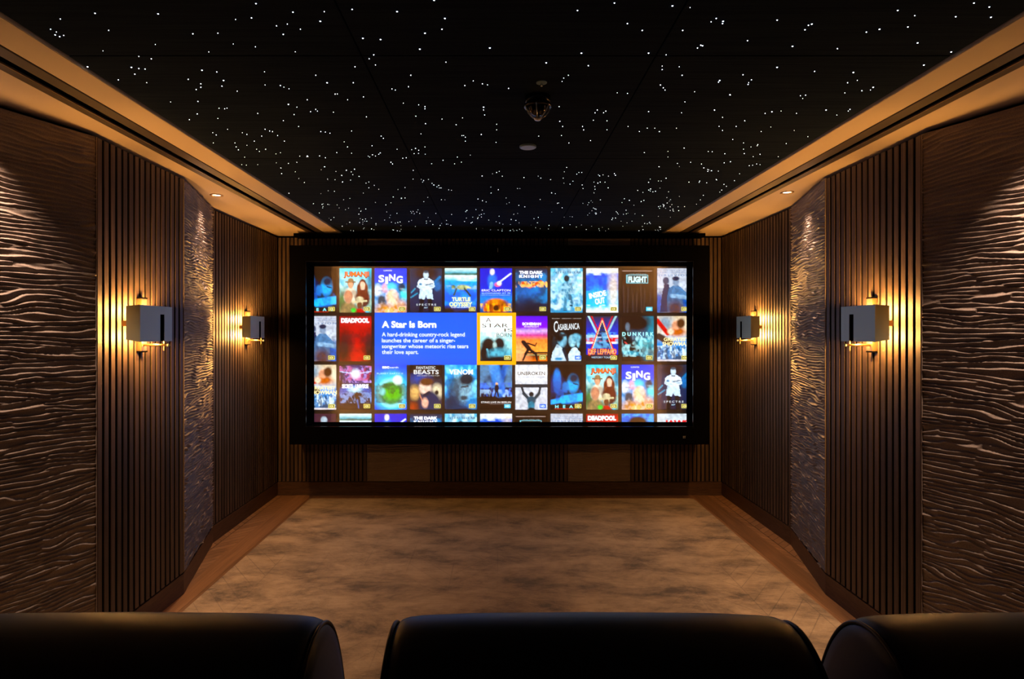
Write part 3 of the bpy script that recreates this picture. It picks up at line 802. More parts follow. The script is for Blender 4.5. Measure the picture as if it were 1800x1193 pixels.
P['JUMANJI'] = ('pale turquoise poster of four adventurers under red and gold lettering',
    [('g', [(0, '#46c6d8'), (.35, '#b8e6e8'), (1, '#6d8a70')]), ('n', 5, 6, .8, '#2fa6c8'), ('e', .1, .8, .2, .3, '#3d6b3c', .5), ('e', .95, .3, .1, .2, '#1d7fa0', .5),
     ('m', .35, .36, 1.25, '#c99a7c', '#d8cdb8', '#5a4330'), ('l', .20, .31, .50, .31, .022, '#7a5f40'), ('e', .35, .27, .09, .05, '#8f7350', .2), ('m', .72, .38, 1.35, '#e0b8a0', '#5a2018', '#5d2a18'), ('e', .60, .46, .06, .12, '#6a3018', .3), ('e', .84, .46, .05, .12, '#6a3018', .3),
     ('m', .28, .66, 1.6, '#c88e70', '#8d7a52', '#b88266'), ('m', .63, .82, 1.2, '#6a3f2a', '#a8241c', '#c8bd98'), ('l', .42, .76, .84, .74, .03, '#cfc69e'), ('e', .63, .70, .12, .06, '#d6cca6', .2), ('e', .44, .95, .08, .05, '#30c040', .4), ('n', 9, 12, .3, '#20302a', .5, 1)],
    [('JUMANJI', .13, .93, .075, .185, '#7a1408', dict(bold=.06, dy=.0052)), ('JUMANJI', .15, .92, .075, .175, '#f2691c', dict(bold=.02)), ('WELCOME TO THE JUNGLE', .24, .80, .195, .215, '#503010', dict())], 'y')
P['SING'] = ('royal blue poster with bouncy white lettering above a colourful crowd',
    [('g', [(0, '#1a46d8'), (.3, '#1c50dc'), (.42, '#4aa0e0'), (1, '#3a86c0')]), ('e', .10, .50, .12, .14, '#c8d4e4', .3), ('e', .32, .45, .10, .10, '#e8a8b8', .4), ('e', .52, .42, .14, .09, '#60c8e0', .4), ('e', .85, .44, .12, .12, '#123048', .4), ('e', .92, .60, .12, .12, '#58d0d8', .4),
     ('e', .22, .74, .13, .13, '#34404c', .3), ('e', .30, .98, .34, .16, '#c88a38', .4), ('e', .72, .92, .32, .20, '#d08c30', .4), ('e', .55, .66, .20, .18, '#f0c4a4', .2), ('e', .50, .98, .14, .08, '#e8c070', .4), ('n', 10, 12, .25, '#f4f0ff', .45, 1), ('n', 9, 11, .3, '#203850', .5, 1)],
    [('S', .12, .30, .15, .31, W_, dict(bold=.03)), ('I', .33, .42, .19, .34, W_, dict(bold=.05)), ('N', .45, .65, .13, .28, W_, dict(bold=.03)), ('G', .68, .88, .17, .33, W_, dict(bold=.03)), ('ILLUMINATION', .28, .54, .035, .065, W_, dict())], 'y')
P['SPECTRE'] = ('navy poster of a man in a white dinner jacket with folded arms',
    [('g', [(0, '#20344e'), (.6, '#16284c'), (1, '#1a1c34')]), ('e', .5, .10, .38, .16, '#2a1a1c', .4), ('l', .04, .55, .16, .46, .018, '#3090b0'), ('l', .03, .66, .24, .56, .018, '#2f88a8'), ('l', .80, .30, .93, .20, .04, '#2a78b0'), ('e', .86, .40, .1, .1, '#1f6aa8', .5),
     ('l', .38, .70, .34, 1.0, .07, '#0d0a10'), ('l', .62, .70, .66, 1.0, .07, '#0d0a10'), ('p', [(.31, .48), (.69, .48), (.73, .70), (.54, .69), (.50, .62), (.45, .70), (.27, .69)], '#b9cfe0'), ('p', [(.40, .22), (.60, .22), (.74, .29), (.78, .42), (.66, .47), (.34, .48), (.22, .42), (.26, .28)], '#cfdfec'), ('l', .27, .41, .50, .45, .028, '#b4c8d8'), ('l', .73, .41, .50, .37, .028, '#b4c8d8'), ('l', .50, .375, .72, .345, .012, '#22384e'), ('e', .33, .36, .05, .025, '#3c78a0', .3), ('l', .45, .245, .55, .245, .018, '#10101a'), ('e', .50, .15, .085, .085, '#b8cbd8', .15), ('e', .50, .08, .08, .03, '#3a4654', .3)],
    [('S P E C T R E', .20, .82, .80, .845, '#c8d4dc', dict()), ('007', .44, .56, .88, .905, '#b8e0f0', dict(shear=.3))], 'y')
P['TURTLE'] = ('bright blue underwater poster with a swimming turtle and yellow lettering',
    [('g', [(0, '#cfe8e0'), (.10, '#54a0b4'), (.135, '#2c5c40'), (.17, '#d8f4fc'), (.28, '#3aa8e8'), (.5, '#1468d8'), (1, '#0c3c98')]), ('n', 3, 10, .7, '#e0faff', .17, .30), ('n', 6, 9, .6, '#3aa0f0', .3, .9), ('n', 6, 2, .7, '#1e3a24', .10, .16), ('e', .1, .97, .3, .1, '#2a1c14', .5), ('e', .7, .99, .4, .08, '#2a1c14', .5),
     ('e', .55, .43, .20, .06, '#8f9a70', .25), ('e', .27, .42, .07, .045, '#5c6a48', .3), ('l', .62, .46, .80, .62, .03, '#2b3428'), ('l', .36, .47, .29, .60, .03, '#39462e'), ('l', .66, .42, .80, .44, .025, '#c4c890'), ('n', 14, 12, .3, '#d8e0a8', .38, .48)],
    [('TURTLE', .22, .80, .655, .74, '#e4ec9c', dict(bold=.04)), ('ODYSSEY', .14, .86, .765, .86, '#e4ec9c', dict(bold=.04)), ("BUNJI'S BIG ADVENTURE", .20, .80, .875, .895, W_, dict())], 'y')
P['CLAPTON'] = ('deep blue concert poster with a guitarist above a lit round hall',
    [('g', [(0, '#1a2cb8'), (.5, '#1838c0'), (.72, '#1c88d8'), (1, '#104080')]), ('e', .38, .28, .14, .17, '#3a74d8', .3), ('e', .38, .08, .075, .07, '#d8d0d0', .25), ('l', .36, .34, .33, .44, .05, '#80b0e8'), ('l', .52, .36, .96, .12, .022, '#e8f0ff'), ('e', .55, .37, .10, .05, '#e06890', .3), ('e', .60, .34, .07, .05, '#e8ecff', .3),
     ('e', .50, .86, .40, .17, '#a8480c', .2), ('e', .50, .76, .24, .07, '#e88820', .3), ('r', .12, .86, .88, .98, '#c86410'), ('n', 16, 4, .8, '#ffc040', .80, .97), ('e', .5, .90, .1, .07, '#401808', .3), ('n', 12, 5, .5, '#2c1208', .72, 1)],
    [('ERIC CLAPTON', .05, .95, .475, .52, W_, dict()), ('SLOWHAND AT 70', .05, .95, .545, .58, '#a8c8ff', dict()), ('LIVE AT THE ROYAL ALBERT HALL', .05, .95, .60, .615, '#a8c8ff', dict())], 'y')
P['KNIGHT'] = ('dark blue poster with an orange blaze below white capitals',
    [('g', [(0, '#101a2c'), (.3, '#16508c'), (.65, '#14508e'), (1, '#150c0c')]), ('n', 4, 6, .8, '#2a90d0', .1, .8), ('n', 3, 5, .7, '#081018', .1, .9), ('l', .24, .34, .45, .42, .05, '#d85418'), ('l', .45, .42, .80, .30, .045, '#d85418'), ('n', 12, 16, .9, '#ffc070', .30, .43), ('e', .5, .55, .25, .10, '#1c78c8', .8, .6), ('e', .5, .85, .5, .2, '#0e0c12', .6, .8)],
    [('THE DARK', .12, .86, .06, .125, W_, dict(bold=.05)), ('KNIGHT', .12, .86, .15, .21, W_, dict(bold=.05, space=1.3))], 'y')
P['INTERSTELLAR'] = ('icy pale blue poster of a figure in a space suit on ice',
    [('g', [(0, '#58a8c8'), (.15, '#7cc4dc'), (.5, '#94c8dc'), (.7, '#58a8cc'), (1, '#3c8cb4')]), ('n', 5, 8, .7, '#d8eef4'), ('n', 7, 9, .6, '#2a7ca8'), ('e', .52, .44, .13, .15, '#4d8aa6', .2), ('l', .41, .36, .36, .58, .035, '#3f7c9a'), ('l', .63, .36, .70, .58, .035, '#3f7c9a'), ('l', .48, .55, .45, .92, .045, '#4584a2'), ('l', .58, .55, .66, .84, .05, '#346c88'), ('e', .50, .23, .085, .07, '#16242e', .2), ('n', 14, 16, .5, '#b4dcea', .3, .9), ('r', .40, .94, .50, .955, '#122c3a'), ('r', .60, .83, .68, .85, '#122c3a')],
    [('INTERSTELLAR', .07, .96, .065, .115, '#0e2a48', dict(space=1.2))], 'y')
P['INSIDE'] = ('bright blue splash-paint poster with tilted white lettering',
    [('g', [(0, '#cdd0d0'), (.09, '#c8d4dc'), (.13, '#1c60d8'), (.35, '#2070e0'), (.55, '#28a0e8'), (.85, '#40b8f0'), (1, '#e8f4fc')]), ('n', 6, 9, .7, '#1038b0', .14, .5), ('n', 7, 9, .9, '#e4f2fa', .82, 1), ('e', .85, .5, .16, .5, '#e4d4b0', .5, .7), ('n', 5, 4, .6, '#e8f0f4', .08, .16)],
    [('INSIDE', .08, .62, .53, .65, W_, dict(bold=.03, rot=-.20)), ('OUT', .27, .58, .67, .80, W_, dict(bold=.03, rot=-.20))], 'y')
P['FLIGHT'] = ('almost black poster with a boxed pale blue title and grey streaks',
    [('g', [(0, '#160a05'), (1, '#1c1412')])] + [('l', x, .4 + .05 * k % .2, x + .02 * (-1) ** k, 1, .018, '#332c30') for k, x in enumerate((.05, .2, .33, .48, .60, .72, .9))] + [('n', 12, 4, .5, '#0e0502', .3, 1),
     ('r', .02, .055, .95, .065, '#a08c84'), ('r', .14, .145, .83, .165, '#78b8c4'), ('r', .14, .325, .83, .345, '#78b8c4'), ('r', .14, .145, .175, .345, '#78b8c4'), ('r', .80, .145, .83, .345, '#78b8c4')],
    [('THE ART OF', .22, .76, .12, .135, '#8ca8ac', dict()), ('FLIGHT', .20, .78, .185, .31, '#c0f0f4', dict(bold=.05))], 'b')
P['OBLIVION'] = ('pale grey poster of two people in padded flight jackets, small blue capitals',
    [('g', [(0, '#aab0bc'), (.5, '#b8c2d0'), (1, '#8894b0')]), ('e', 1.0, .85, .5, .28, '#1c5cb0', .3), ('e', .0, .80, .26, .22, '#1c5cb0', .3), ('p', [(.22, .34), (.36, .36), (.42, .56), (.34, 1), (.08, 1), (.14, .62)], '#262a4a'), ('p', [(.50, .38), (.66, .38), (.86, .52), (1, .62), (1, .74), (.80, .70), (.82, 1), (.30, 1), (.30, .66), (.36, .46)], '#5078a0'), ('e', .56, .92, .26, .2, '#5c3c34', .5), ('l', .45, .62, .95, .66, .06, '#88aac8'), ('e', .27, .28, .10, .085, '#34405c', .2), ('e', .58, .30, .10, .10, '#7a8ca4', .2), ('e', .58, .23, .11, .05, '#1c2440', .2), ('n', 10, 12, .4, '#20385c', .45, 1)],
    [('TOM CRUISE', .28, .98, .045, .07, '#4c6a94', dict()), ('MORGAN FREEMAN', .10, 1.0, .085, .11, '#4c6a94', dict()), ('OBLIVION', .04, 1.0, .135, .18, '#24588c', dict(space=1.5))], 'y')
P['DEADPOOL'] = ('red poster with heavy white block lettering at the top',
    [('g', [(0, '#8c1c1c'), (.2, '#b01c20'), (.6, '#c01c20'), (1, '#d02020')]), ('e', .12, .75, .26, .42, '#1a0c08', .6), ('e', .95, .75, .2, .4, '#1a0c08', .6), ('n', 4, 5, .5, '#5c1010'), ('n', 3, 4, .35, '#26242c', .2, .8)],
    [('DEADPOOL', .05, .93, .045, .14, W_, dict(bold=.06))], 'y')
P['BOHEMIAN'] = ('violet to orange sunset poster with a singer leaning back in silhouette',
    [('g', [(0, '#5a1cc8'), (.25, '#7c2cc8'), (.33, '#c8a8e0'), (.42, '#b84890'), (.52, '#e88048'), (.8, '#f0a050'), (.86, '#502010'), (1, '#c86820')]), ('e', .1, .9, .3, .3, '#f0a878', .6, .8), ('r', .35, .80, 1, .83, '#2a1a14'), ('r', .35, .86, 1, .875, '#a0a878'),
     ('e', .24, .57, .06, .035, '#140c10', .2), ('l', .28, .60, .42, .72, .07, '#160e12'), ('l', .38, .60, .62, .66, .022, '#160e12'), ('l', .62, .66, .66, .60, .018, '#160e12'), ('l', .42, .72, .32, .84, .045, '#160e12'), ('l', .32, .84, .24, .98, .03, '#160e12'), ('l', .45, .74, .64, .84, .04, '#160e12'), ('l', .64, .84, .68, .98, .03, '#160e12')],
    [('BOHEMIAN', .22, .80, .14, .20, W_, dict(bold=.03)), ('RHAPSODY', .28, .74, .215, .25, '#f0d8f8', dict())], 'y')
P['CASABLANCA'] = ('black and pale blue poster of a couple face to face under tall white lettering',
    [('g', [(0, BR), (1, BR)]), ('p', [(.20, .62), (.36, .70), (.50, .86), (.52, 1), (.0, 1), (.06, .80)], '#b8ccd8'), ('p', [(.78, .68), (.92, .80), (.96, 1), (.54, 1), (.56, .84), (.66, .72)], '#c0d4de'), ('l', .40, .74, .52, .96, .05, '#14202c'), ('e', .36, .53, .14, .15, '#7cb4cc', .2), ('e', .26, .47, .14, .10, '#100a08', .2), ('l', .30, .43, .45, .42, .04, '#1a1a1e'), ('e', .68, .55, .12, .13, '#9accdc', .2), ('e', .80, .48, .14, .09, '#70b0c8', .25), ('e', .86, .60, .05, .09, '#80b8cc', .3), ('n', 12, 12, .35, '#24404c', .4, .7), ('e', .25, .95, .12, .03, '#2c88b8', .3)],
    [('C', .10, .22, .10, .35, '#dce8ee', dict(bold=.0)), ('ASABLANCA', .21, .90, .16, .30, '#dce8ee', dict(bold=.0, rot=-.06)), ('BOGART   BERGMAN   HENREID', .04, .96, .045, .06, '#b0a8a4', dict())], 'c')
P['LEPPARD'] = ('poster of a red-edged triangle over a union flag with jagged red lettering',
    [('g', [(0, '#2c2834'), (.35, '#2c3cb8'), (.6, '#1c34b0'), (1, '#2838a8')]), ('l', .0, -.1, .42, .5, .03, '#9cc4cc'), ('l', 1.0, -.1, .58, .5, .03, '#9cc4cc'), ('l', .1, -.1, .45, .45, .02, '#c02c28'), ('l', .88, -.1, .55, .45, .02, '#c02c28'), ('r', 0, .42, 1, .47, '#d8dce8'), ('r', 0, .47, 1, .57, '#cc2828'), ('r', 0, .57, 1, .62, '#d8dce8'), ('r', 0, .86, 1, 1, '#1c1014')]
     + [('l', .5 - .0 - k * .0, .07, .5 - .42, .88, .0, '#000000') for k in range(0)] +
     [('l', .5, .12 + .02 * k, .5, .86, .02 + .0 * k, '#10203c') for k in range(1)] + [('l', .5 - .30 * t / 9, .10 + .74 * t / 9, .5 + .30 * t / 9, .10 + .74 * t / 9, .045, '#142a4c') for t in range(1, 10)] + [('n', 7, 9, .7, '#70b4e0', .35, .72), ('l', .5, .06, .1, .86, .025, '#d83020'), ('l', .5, .06, .9, .86, .025, '#d83020'), ('l', .5, .09, .13, .85, .009, '#f0e4b0'), ('l', .5, .09, .87, .85, .009, '#f0e4b0')],
    [('DEF LEPPARD', .05, .95, .72, .85, '#e84820', dict(bold=.03)), ('DEF LEPPARD', .07, .93, .735, .84, '#f8c060', dict(bold=-.01, dy=.007)), ('HISTORY TOUR', .17, .78, .895, .935, '#9cc4dc', dict())], 'y')
P['DUNKIRK'] = ('near-black and cyan poster of a face in profile above surf',
    [('g', [(0, '#1a0f0b'), (1, '#140905')]), ('e', .88, .50, .25, .55, '#1c7c94', .5), ('e', .55, .38, .28, .20, '#38506c', .3), ('e', .48, .16, .40, .17, '#120a08', .3), ('e', .18, .24, .07, .09, '#5c6c7c', .3), ('e', .70, .62, .22, .10, '#50c4d4', .4), ('l', .05, .80, .8, .86, .06, '#2c8ca4'), ('l', .70, .75, .95, .90, .05, '#2c98b4'), ('n', 10, 12, .6, '#b8f0f4', .45, .9), ('n', 7, 8, .6, '#0c0a0c', .5, 1), ('l', .10, .58, .16, .62, .02, '#c04848')],
    [('D U N K I R K', .01, 1.0, .355, .435, '#9ce8ec', dict(bold=.03))], 'y')
P['SHOWMAN'] = ('bright poster of a red-coated man with head thrown back over a crowd',
    [('g', [(0, '#c8b89c'), (.35, '#d8ccb8'), (.62, '#2c84c8'), (1, '#5878a0')]), ('e', .25, .15, .25, .18, '#8094a4', .6), ('l', .0, .10, .32, .38, .07, '#b42418'), ('l', .05, .45, .4, .60, .10, '#3c2c24'), ('e', .62, .34, .26, .10, '#b06028', .4), ('e', .60, .20, .14, .10, '#d09878', .2), ('e', .74, .16, .13, .11, '#503018', .25), ('e', .42, .34, .10, .06, '#d8c8b0', .3), ('n', 16, 14, .9, '#d4e8f8', .66, .95), ('n', 13, 12, .8, '#20344c', .68, 1), ('r', 0, .965, 1, 1, '#c0bcc0')],
    [('GREATEST', .20, .98, .475, .55, '#f4e4a0', dict(bold=.02)), ('SHOWMAN', .16, 1.02, .57, .655, '#f4e4a0', dict(bold=.02))], 'y')
P['SECRETS'] = ('dark poster with a blue starburst above a planet rim and a lone figure',
    [('g', [(0, BR), (1, BR)]), ('e', .5, .22, .32, .20, '#3c3c94', .7, .7), ('n', 12, 14, .8, '#a890d8', .03, .4), ('n', 11, 13, .5, '#c03c50', .03, .36), ('e', .5, .70, .56, .22, '#1c6cd0', .3), ('e', .5, .80, .58, .24, '#191018', .25), ('l', .0, .15, .5, .20, .012, '#b8d0f8'), ('l', 1, .15, .5, .20, .012, '#b8d0f8'), ('e', .5, .20, .12, .09, '#eaf4ff', .6), ('e', .48, .56, .16, .05, '#c8f4ff', .8), ('n', 16, 16, .55, '#8cb0e8', .62, .86), ('e', .54, .70, .06, .09, '#170a06', .15), ('l', .52, .78, .50, .92, .02, '#170a06'), ('l', .56, .78, .60, .96, .02, '#3c60a0')],
    [('SECRETS', .08, .42, .43, .52, W_, dict(bold=.03)), ('of the', .42, .50, .45, .49, '#8cc8f0', dict()), ('UNIVERSE', .50, .91, .43, .52, W_, dict(bold=.03))], 'y')
P['PLANET'] = ('vivid blue poster of a glowing green globe',
    [('g', [(0, '#144cc8'), (.2, '#1870dc'), (.5, '#18a0e8'), (1, '#1058d8')]), ('e', .52, .60, .48, .40, '#38e0f4', .35, .8), ('e', .52, .63, .43, .32, '#a8f4fc', .15), ('e', .52, .63, .37, .27, '#2c7c50', .15), ('e', .56, .62, .28, .18, '#58a828', .4), ('n', 7, 9, .7, '#244c2c', .42, .86), ('e', .24, .60, .08, .07, '#8cd8e0', .6, .8), ('e', .72, .34, .12, .09, '#ffffff', .5)],
    [('BBC', .24, .46, .035, .075, W_, dict(bold=.08)), ('earth', .48, .74, .035, .075, W_, dict()), ('PLANET EARTH II', .07, .88, .175, .21, '#b8ecff', dict(space=1.2))], 'y')
P['BEASTS'] = ('dark poster of a young man in a blue coat holding a wand',
    [('g', [(0, BR), (.25, '#1a0e0a'), (.4, '#2c3040'), (1, '#402418')]), ('e', .3, .30, .30, .10, '#20489c', .6, .8), ('e', .15, .62, .15, .14, '#c8a468', .5), ('e', .85, .60, .16, .16, '#d4c8a8', .4), ('e', .62, .86, .34, .28, '#16284c', .2), ('e', .48, .50, .19, .16, '#dcc0b0', .2), ('e', .52, .38, .22, .09, '#5c3820', .25), ('l', .46, .68, .60, .62, .05, '#0f1830'), ('l', .30, .66, .38, .80, .018, '#c88468'), ('e', .47, .85, .10, .11, '#d8a894', .3), ('e', .1, .93, .14, .09, '#8c3c20', .5), ('e', .84, .62, .06, .05, '#141414', .3)],
    [('FANTASTIC', .20, .80, .03, .095, '#d8dcdc', dict()), ('BEASTS', .12, .90, .11, .205, '#d8dcdc', dict(bold=.01)), ('AND WHERE TO FIND THEM', .22, .92, .23, .255, '#a8a8a8', dict())], 'y')
P['VENOM'] = ('light blue poster of a dark-haired man in strong shadow, white lettering',
    [('g', [(0, '#2c94d8'), (.4, '#2898e0'), (.8, '#1c70b8'), (1, '#140b08')]), ('n', 4, 6, .8, '#8cdcf8', 0, .8), ('e', .55, .55, .28, .30, '#88b0c4', .25), ('e', .68, .32, .24, .14, '#142430', .3), ('e', .30, .55, .20, .32, '#16304c', .4, .8), ('e', .2, .85, .3, .16, '#102c48', .5), ('e', .9, .85, .18, .14, '#1c84c8', .5), ('l', .52, .50, .72, .48, .02, '#142430'), ('e', .60, .74, .12, .05, '#2c3c48', .4), ('n', 12, 14, .4, '#0c1c2c', .3, .95)],
    [('VENOM', .14, .88, .10, .21, W_, dict(bold=.02))], 'y')
P['STING'] = ('concert poster with blue stage beams and a performer in silhouette',
    [('g', [(0, '#140a10'), (.6, '#1a1840'), (.72, '#160a06'), (1, '#160a06')]), ('l', .42, -.05, .62, .6, .17, '#2c70c0'), ('l', .85, -.05, .55, .5, .10, '#2458a8'), ('n', 3, 3, .4, '#80b8e8', 0, .5), ('n', 14, 12, .8, '#4c78e0', .40, .70), ('n', 12, 10, .6, '#b0d0f0', .56, .72), ('e', .52, .43, .04, .035, '#e0b078', .3), ('e', .52, .52, .07, .08, '#1a1014', .2), ('l', .50, .58, .46, .70, .025, '#1a1014'), ('l', .54, .58, .57, .70, .025, '#1a1014')],
    [('STING LIVE IN BERLIN', .03, .97, .815, .855, '#e4e0e0', dict()), ('FEATURING ROYAL PHILHARMONIC', .30, .95, .87, .885, '#907870', dict())], 'b')
P['UNBROKEN'] = ('white poster of a man seen from behind lifting a beam overhead',
    [('g', [(0, '#c8ccd4'), (.22, '#dcdde0'), (.43, '#c4c8d0'), (1, '#b8bcc6')]), ('r', 0, .435, 1, .505, '#283038'), ('l', .20, .50, .26, .64, .035, '#16242c'), ('l', .26, .64, .42, .76, .05, '#20343e'), ('l', .78, .50, .74, .64, .035, '#16242c'), ('l', .74, .64, .60, .76, .05, '#20343e'), ('e', .50, .66, .075, .055, '#14181c', .15), ('e', .50, .80, .14, .10, '#24485a', .15), ('e', .50, .92, .11, .10, '#2c7088', .15), ('e', .50, 1.0, .12, .04, '#10100f', .2)],
    [('UNBROKEN', .07, .93, .15, .23, '#403820', dict(bold=.015)), ('THE UNBELIEVABLE TRUE STORY', .09, .93, .262, .282, '#204c7c', dict())], 'c')
P['STAR'] = ('white poster of an embracing couple beneath thin brown capitals',
    [('g', [(0, '#f8fafa'), (.5, '#c8eef0'), (.8, '#98d0d8'), (1, '#1c1412')]), ('n', 3, 5, .5, '#70c4d0', .35, .85), ('e', .26, .62, .20, .14, '#2c241e', .25), ('e', .60, .62, .17, .15, '#20191a', .25), ('e', .20, .82, .24, .24, '#1a1210', .3), ('e', .62, .86, .34, .14, '#5cacc4', .35), ('l', .22, .74, .30, .95, .03, '#64a8bc'), ('e', .6, .98, .5, .09, '#181012', .3), ('n', 9, 9, .4, '#0c1418', .6, 1), ('e', .46, .64, .06, .06, '#a8c4c0', .4)],
    [('A', .18, .34, .03, .13, '#4c3820', dict()), ('STAR', .06, .88, .16, .25, '#4c3820', dict()), ('IS', .76, 1.02, .27, .345, '#4c3820', dict()), ('BORN', .52, .99, .37, .46, '#4c3820', dict())], 'y')
P['GOTHAM'] = ('blue night-sky poster with a dark pointed shape',
    [('g', [(0, '#2064c8'), (1, '#1448a0')]), ('n', 9, 12, .6, '#60b8e8'), ('e', .5, .2, .3, .14, '#2a1610', .2)], [], 'y')
P['JAWS'] = ('plain pale poster with red capitals cut off by the screen edge', [('g', [(0, '#b8c4cc'), (1, '#a8b4bc')])],
    [('JAWS', .22, .98, .14, .26, '#d01c20', dict(bold=.05))], 'y')
P['BLANK'] = ('dim violet-brown poster with a pale head cut off by the screen edge', [('g', [(0, '#3c2030'), (1, '#2c1414')]), ('e', .62, .14, .10, .08, '#a0b0bc', .2)], [], None)

def badge(parent, x, y, kind):
    # x,y = right-bottom corner of the tile
    x0, y0, x1, y1 = x - 13.6, y - 9.6, x - 2.4, y - 2.6
    if kind == 'y':
        rc = [(x0, y0, x1, y1, '#d8d060'), (x0 + 1, y0 + 1, x1 - 1, y1 - 1, '#302808')]; tx, cl = 'HDR', '#f0e890'
    elif kind == 'b':
        rc = [(x0, y0, x1, y1, '#38b0d0')]; tx, cl = 'HD', '#c8f8ff'
    else:
        rc = [(x0, y0, x1, y1, '#1c60d8')]; tx, cl = 'HD', '#d8e8ff'
    f = None
    for i, q in enumerate(rc):
        pass
    o = flat('format_badge', rc[:1], parent, .0055)
    if len(rc) > 1: flat('format_badge', rc[1:], parent, .0062)
    if x0 > CLIP[0] and x1 < CLIP[1] + 4 and y1 < CLIP[3]:
        lettering(parent, tx, x0 + 2, x1 - 2, y0 + 1.7, y1 - 1.7, cl, name='badge_lettering', dy=.0070, bold=.03)
def tile(key, c, r):
    lab, ops, txt, bd = P[key]
    x0 = CXP[c]; y0, y1 = RYP[r]; x1 = x0 + PWD
    me = paint(x0, y0, x1, y1, ops, seed=abs(hash_(key)) % 97)
    o = put('film_poster', me, M['pic'], scr); o['label'] = lab
    for t in txt:
        s, a, b, c_, d, col, kw = t
        if y0 + c_ * (y1 - y0) > CLIP[3]: continue
        lettering(o, s, x0 + a * PWD, x0 + b * PWD, y0 + c_ * (y1 - y0), y0 + d * (y1 - y0), col, **kw)
    if bd and y1 < CLIP[3]: badge(o, x1, y1, bd)
    return o
def hash_(k): return sum((i + 1) * ord(ch) for i, ch in enumerate(k))
GRID = [['HEAT', 'JUMANJI', 'SING', 'SPECTRE', 'TURTLE', 'CLAPTON', 'KNIGHT', 'INTERSTELLAR', 'INSIDE', 'FLIGHT', 'OBLIVION'],
        ['OBLIVION', 'DEADPOOL', None, None, None, 'STAR', 'BOHEMIAN', 'CASABLANCA', 'LEPPARD', 'DUNKIRK', 'SHOWMAN'],
        ['SHOWMAN', 'SECRETS', 'PLANET', 'BEASTS', 'VENOM', 'STING', 'UNBROKEN', 'HEAT', 'JUMANJI', 'SING', 'SPECTRE'],
        ['BLANK', 'TURTLE', 'CLAPTON', 'KNIGHT', 'INTERSTELLAR', 'INSIDE', 'FLIGHT', 'OBLIVION', 'DEADPOOL', 'GOTHAM', 'JAWS']]
for r in range(4):
    for c in range(11):
        if GRID[r][c]: tile(GRID[r][c], c, r)
# description panel and yellow highlight
me = paint(658.8, 549.5, 838.5, 641, [('g', [(0, '#0052d2'), (.1, '#005ade'), (.9, '#005ade'), (1, '#0050ce')])], 8, 8, sat=1.0)
o = put('description_panel', me, M['pic'], scr); o['label'] = 'bright blue text panel'
lettering(o, 'A Star Is Born', 671.5, 767, 564, 575.3, W_, bold=.035)
for s, x1, yb in (('A hard-drinking country-rock legend', 817, 591.0), ('launches the career of a singer-', 800.2, 601.4), ('songwriter whose meteoric rise tears', 823.3, 611.6), ('their love apart.', 735.5, 621.8)):
    lettering(o, s, 671.5, x1, yb - 7.3, yb, '#e4ecff', name='description_text', bold=.006)
yl = '#e8a004'
o = flat('highlight_border', [(838.3, 549.5, 907, 555.5, yl), (838.3, 634.5, 907, 641, yl), (838.3, 555.5, 844, 634.5, yl), (900, 555.5, 907, 634.5, yl)], scr, .004)
o['label'] = 'bright yellow highlight frame'

# ------------------------------------------------------------ cinema armchairs
def arch(t, y0, hw, zt, zb, hz):
    """profile of the backrest in YZ: rear foot up over the roll and down the front; t 0..1"""
    pass
def back_profile():
    # (y, z) from the front bottom over the top to the rear bottom
    P_ = [(1.40, .40), (1.405, .62), (1.385, .76), (1.352, .865), (1.305, .95), (1.250, 1.005), (1.190, 1.028), (1.125, 1.022), (1.062, .985), (1.010, .915), (.985, .80), (.975, .62), (.972, .30), (.972, .06)]
    return P_
def catmull(P_, n=6):
    out = []
    for i in range(len(P_) - 1):
        p0 = Vector(P_[max(i - 1, 0)]); p1 = Vector(P_[i]); p2 = Vector(P_[i + 1]); p3 = Vector(P_[min(i + 2, len(P_) - 1)])
        for k in range(n):
            t = k / n
            out.append(.5 * ((2 * p1) + (-p0 + p2) * t + (2 * p0 - 5 * p1 + 4 * p2 - p3) * t * t + (-p0 + 3 * p1 - 3 * p2 + p3) * t ** 3))
    out.append(Vector(P_[-1])); return out
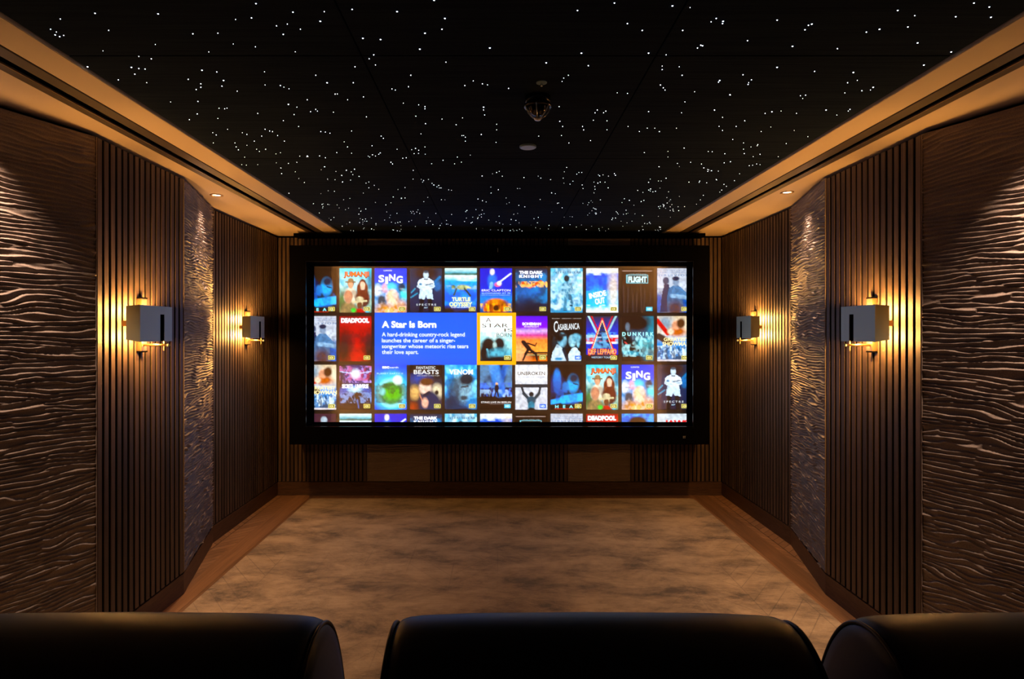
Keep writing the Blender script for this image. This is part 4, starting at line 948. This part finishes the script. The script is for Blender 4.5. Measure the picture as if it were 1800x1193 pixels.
def armchair():
    r = empty('cinema_armchair')
    HW = .395
    prof = catmull(back_profile(), 5)
    cen = Vector((1.19, .72))
    def sect(x, k):   # profile pulled towards its centre line by k
        out = []
        for p in prof:
            d = p - Vector((cen.x, min(p.y, .80)))
            l = max(d.length, 1e-5)
            out.append((x, p.x - d.x / l * k, p.y - d.y / l * k))
        return out
    bm = bmesh.new()
    xs_ = []
    rr = .034
    for i in range(7):
        a = i / 6 * PI / 2; xs_.append((-HW + .014 + rr * (1 - math.sin(a)), rr * (1 - math.cos(a)) * 0 + rr * (1 - math.cos(a))))
    # left edge (from the seam inwards) ... mirrored on the right
    left = [(-HW + .012, .016), (-HW + .020, .006), (-HW + .034, .001), (-HW + .06, -.002), (-HW + .16, -.006), (0, -.008)]
    secs = left + [(-x, k) for x, k in left[-2::-1]]
    rings = [[bm.verts.new(p) for p in sect(x, k)] for x, k in secs]
    for a, b in zip(rings[:-1], rings[1:]):
        for i in range(len(prof) - 1): bm.faces.new((a[i], b[i], b[i + 1], a[i + 1]))
        bm.faces.new((a[0], a[-1], b[-1], b[0]))
    for rg in (rings[0], rings[-1]): bm.faces.new(rg)
    bm_obj('backrest', bm, M['leather'], r, True)
    for s in (-1, 1):
        bm = bmesh.new()
        sg = [(s * (HW - .010), .013), (s * (HW - .002), .020), (s * (HW + .002), .045), (s * (HW + .003), .09)]
        rg = [[bm.verts.new(p) for p in sect(x, k)] for x, k in sg]
        for a, b in zip(rg[:-1], rg[1:]):
            for i in range(len(prof) - 1): bm.faces.new((a[i], b[i], b[i + 1], a[i + 1]))
            bm.faces.new((a[0], a[-1], b[-1], b[0]))
        bm.faces.new(rg[-1])
        bm_obj('side_panel', bm, M['leather'], r, True)
        bm = bmesh.new(); tube(bm, sect(s * (HW - .008), .011), .0042, 8); bm_obj('piping', bm, M['piping'], r, True)
        bm = bmesh.new(); xa = s * (HW - .15); xb_ = s * (HW - .004)
        box(bm, xa, xb_, 1.36, 1.80, .06, .50, .045); bm_obj('armrest', bm, M['leather'], r, True)
    bm = bmesh.new(); box(bm, -HW + .155, HW - .155, 1.38, 1.84, .30, .44, .05); bm_obj('seat_cushion', bm, M['leather'], r, True)
    bm = bmesh.new(); box(bm, -HW + .155, HW - .155, 1.36, 1.90, .06, .31, .01); bm_obj('seat_base', bm, M['leather'], r)
    bm = bmesh.new(); box(bm, -HW + .03, HW - .03, 1.00, 1.86, .016, .07, .006); bm_obj('plinth', bm, M['piping'], r)
    return r
ch = armchair()
info = [(.187, 0, 0, 'dark upholstered cinema armchair in the middle, its wide back facing us'),
        (-.728, 0, 0, 'dark upholstered cinema armchair at the left, cut off by the photo edge'),
        (1.098, .0, .006, 'dark upholstered cinema armchair at the right, cut off by the photo edge')]
for i, (x, dy, dz, lab) in enumerate(info):
    o = ch if i == 0 else copy_tree(ch)
    o.location = (x, dy, 0)
    tag(o, lab, 'armchair', 'row of dark cinema armchairs')
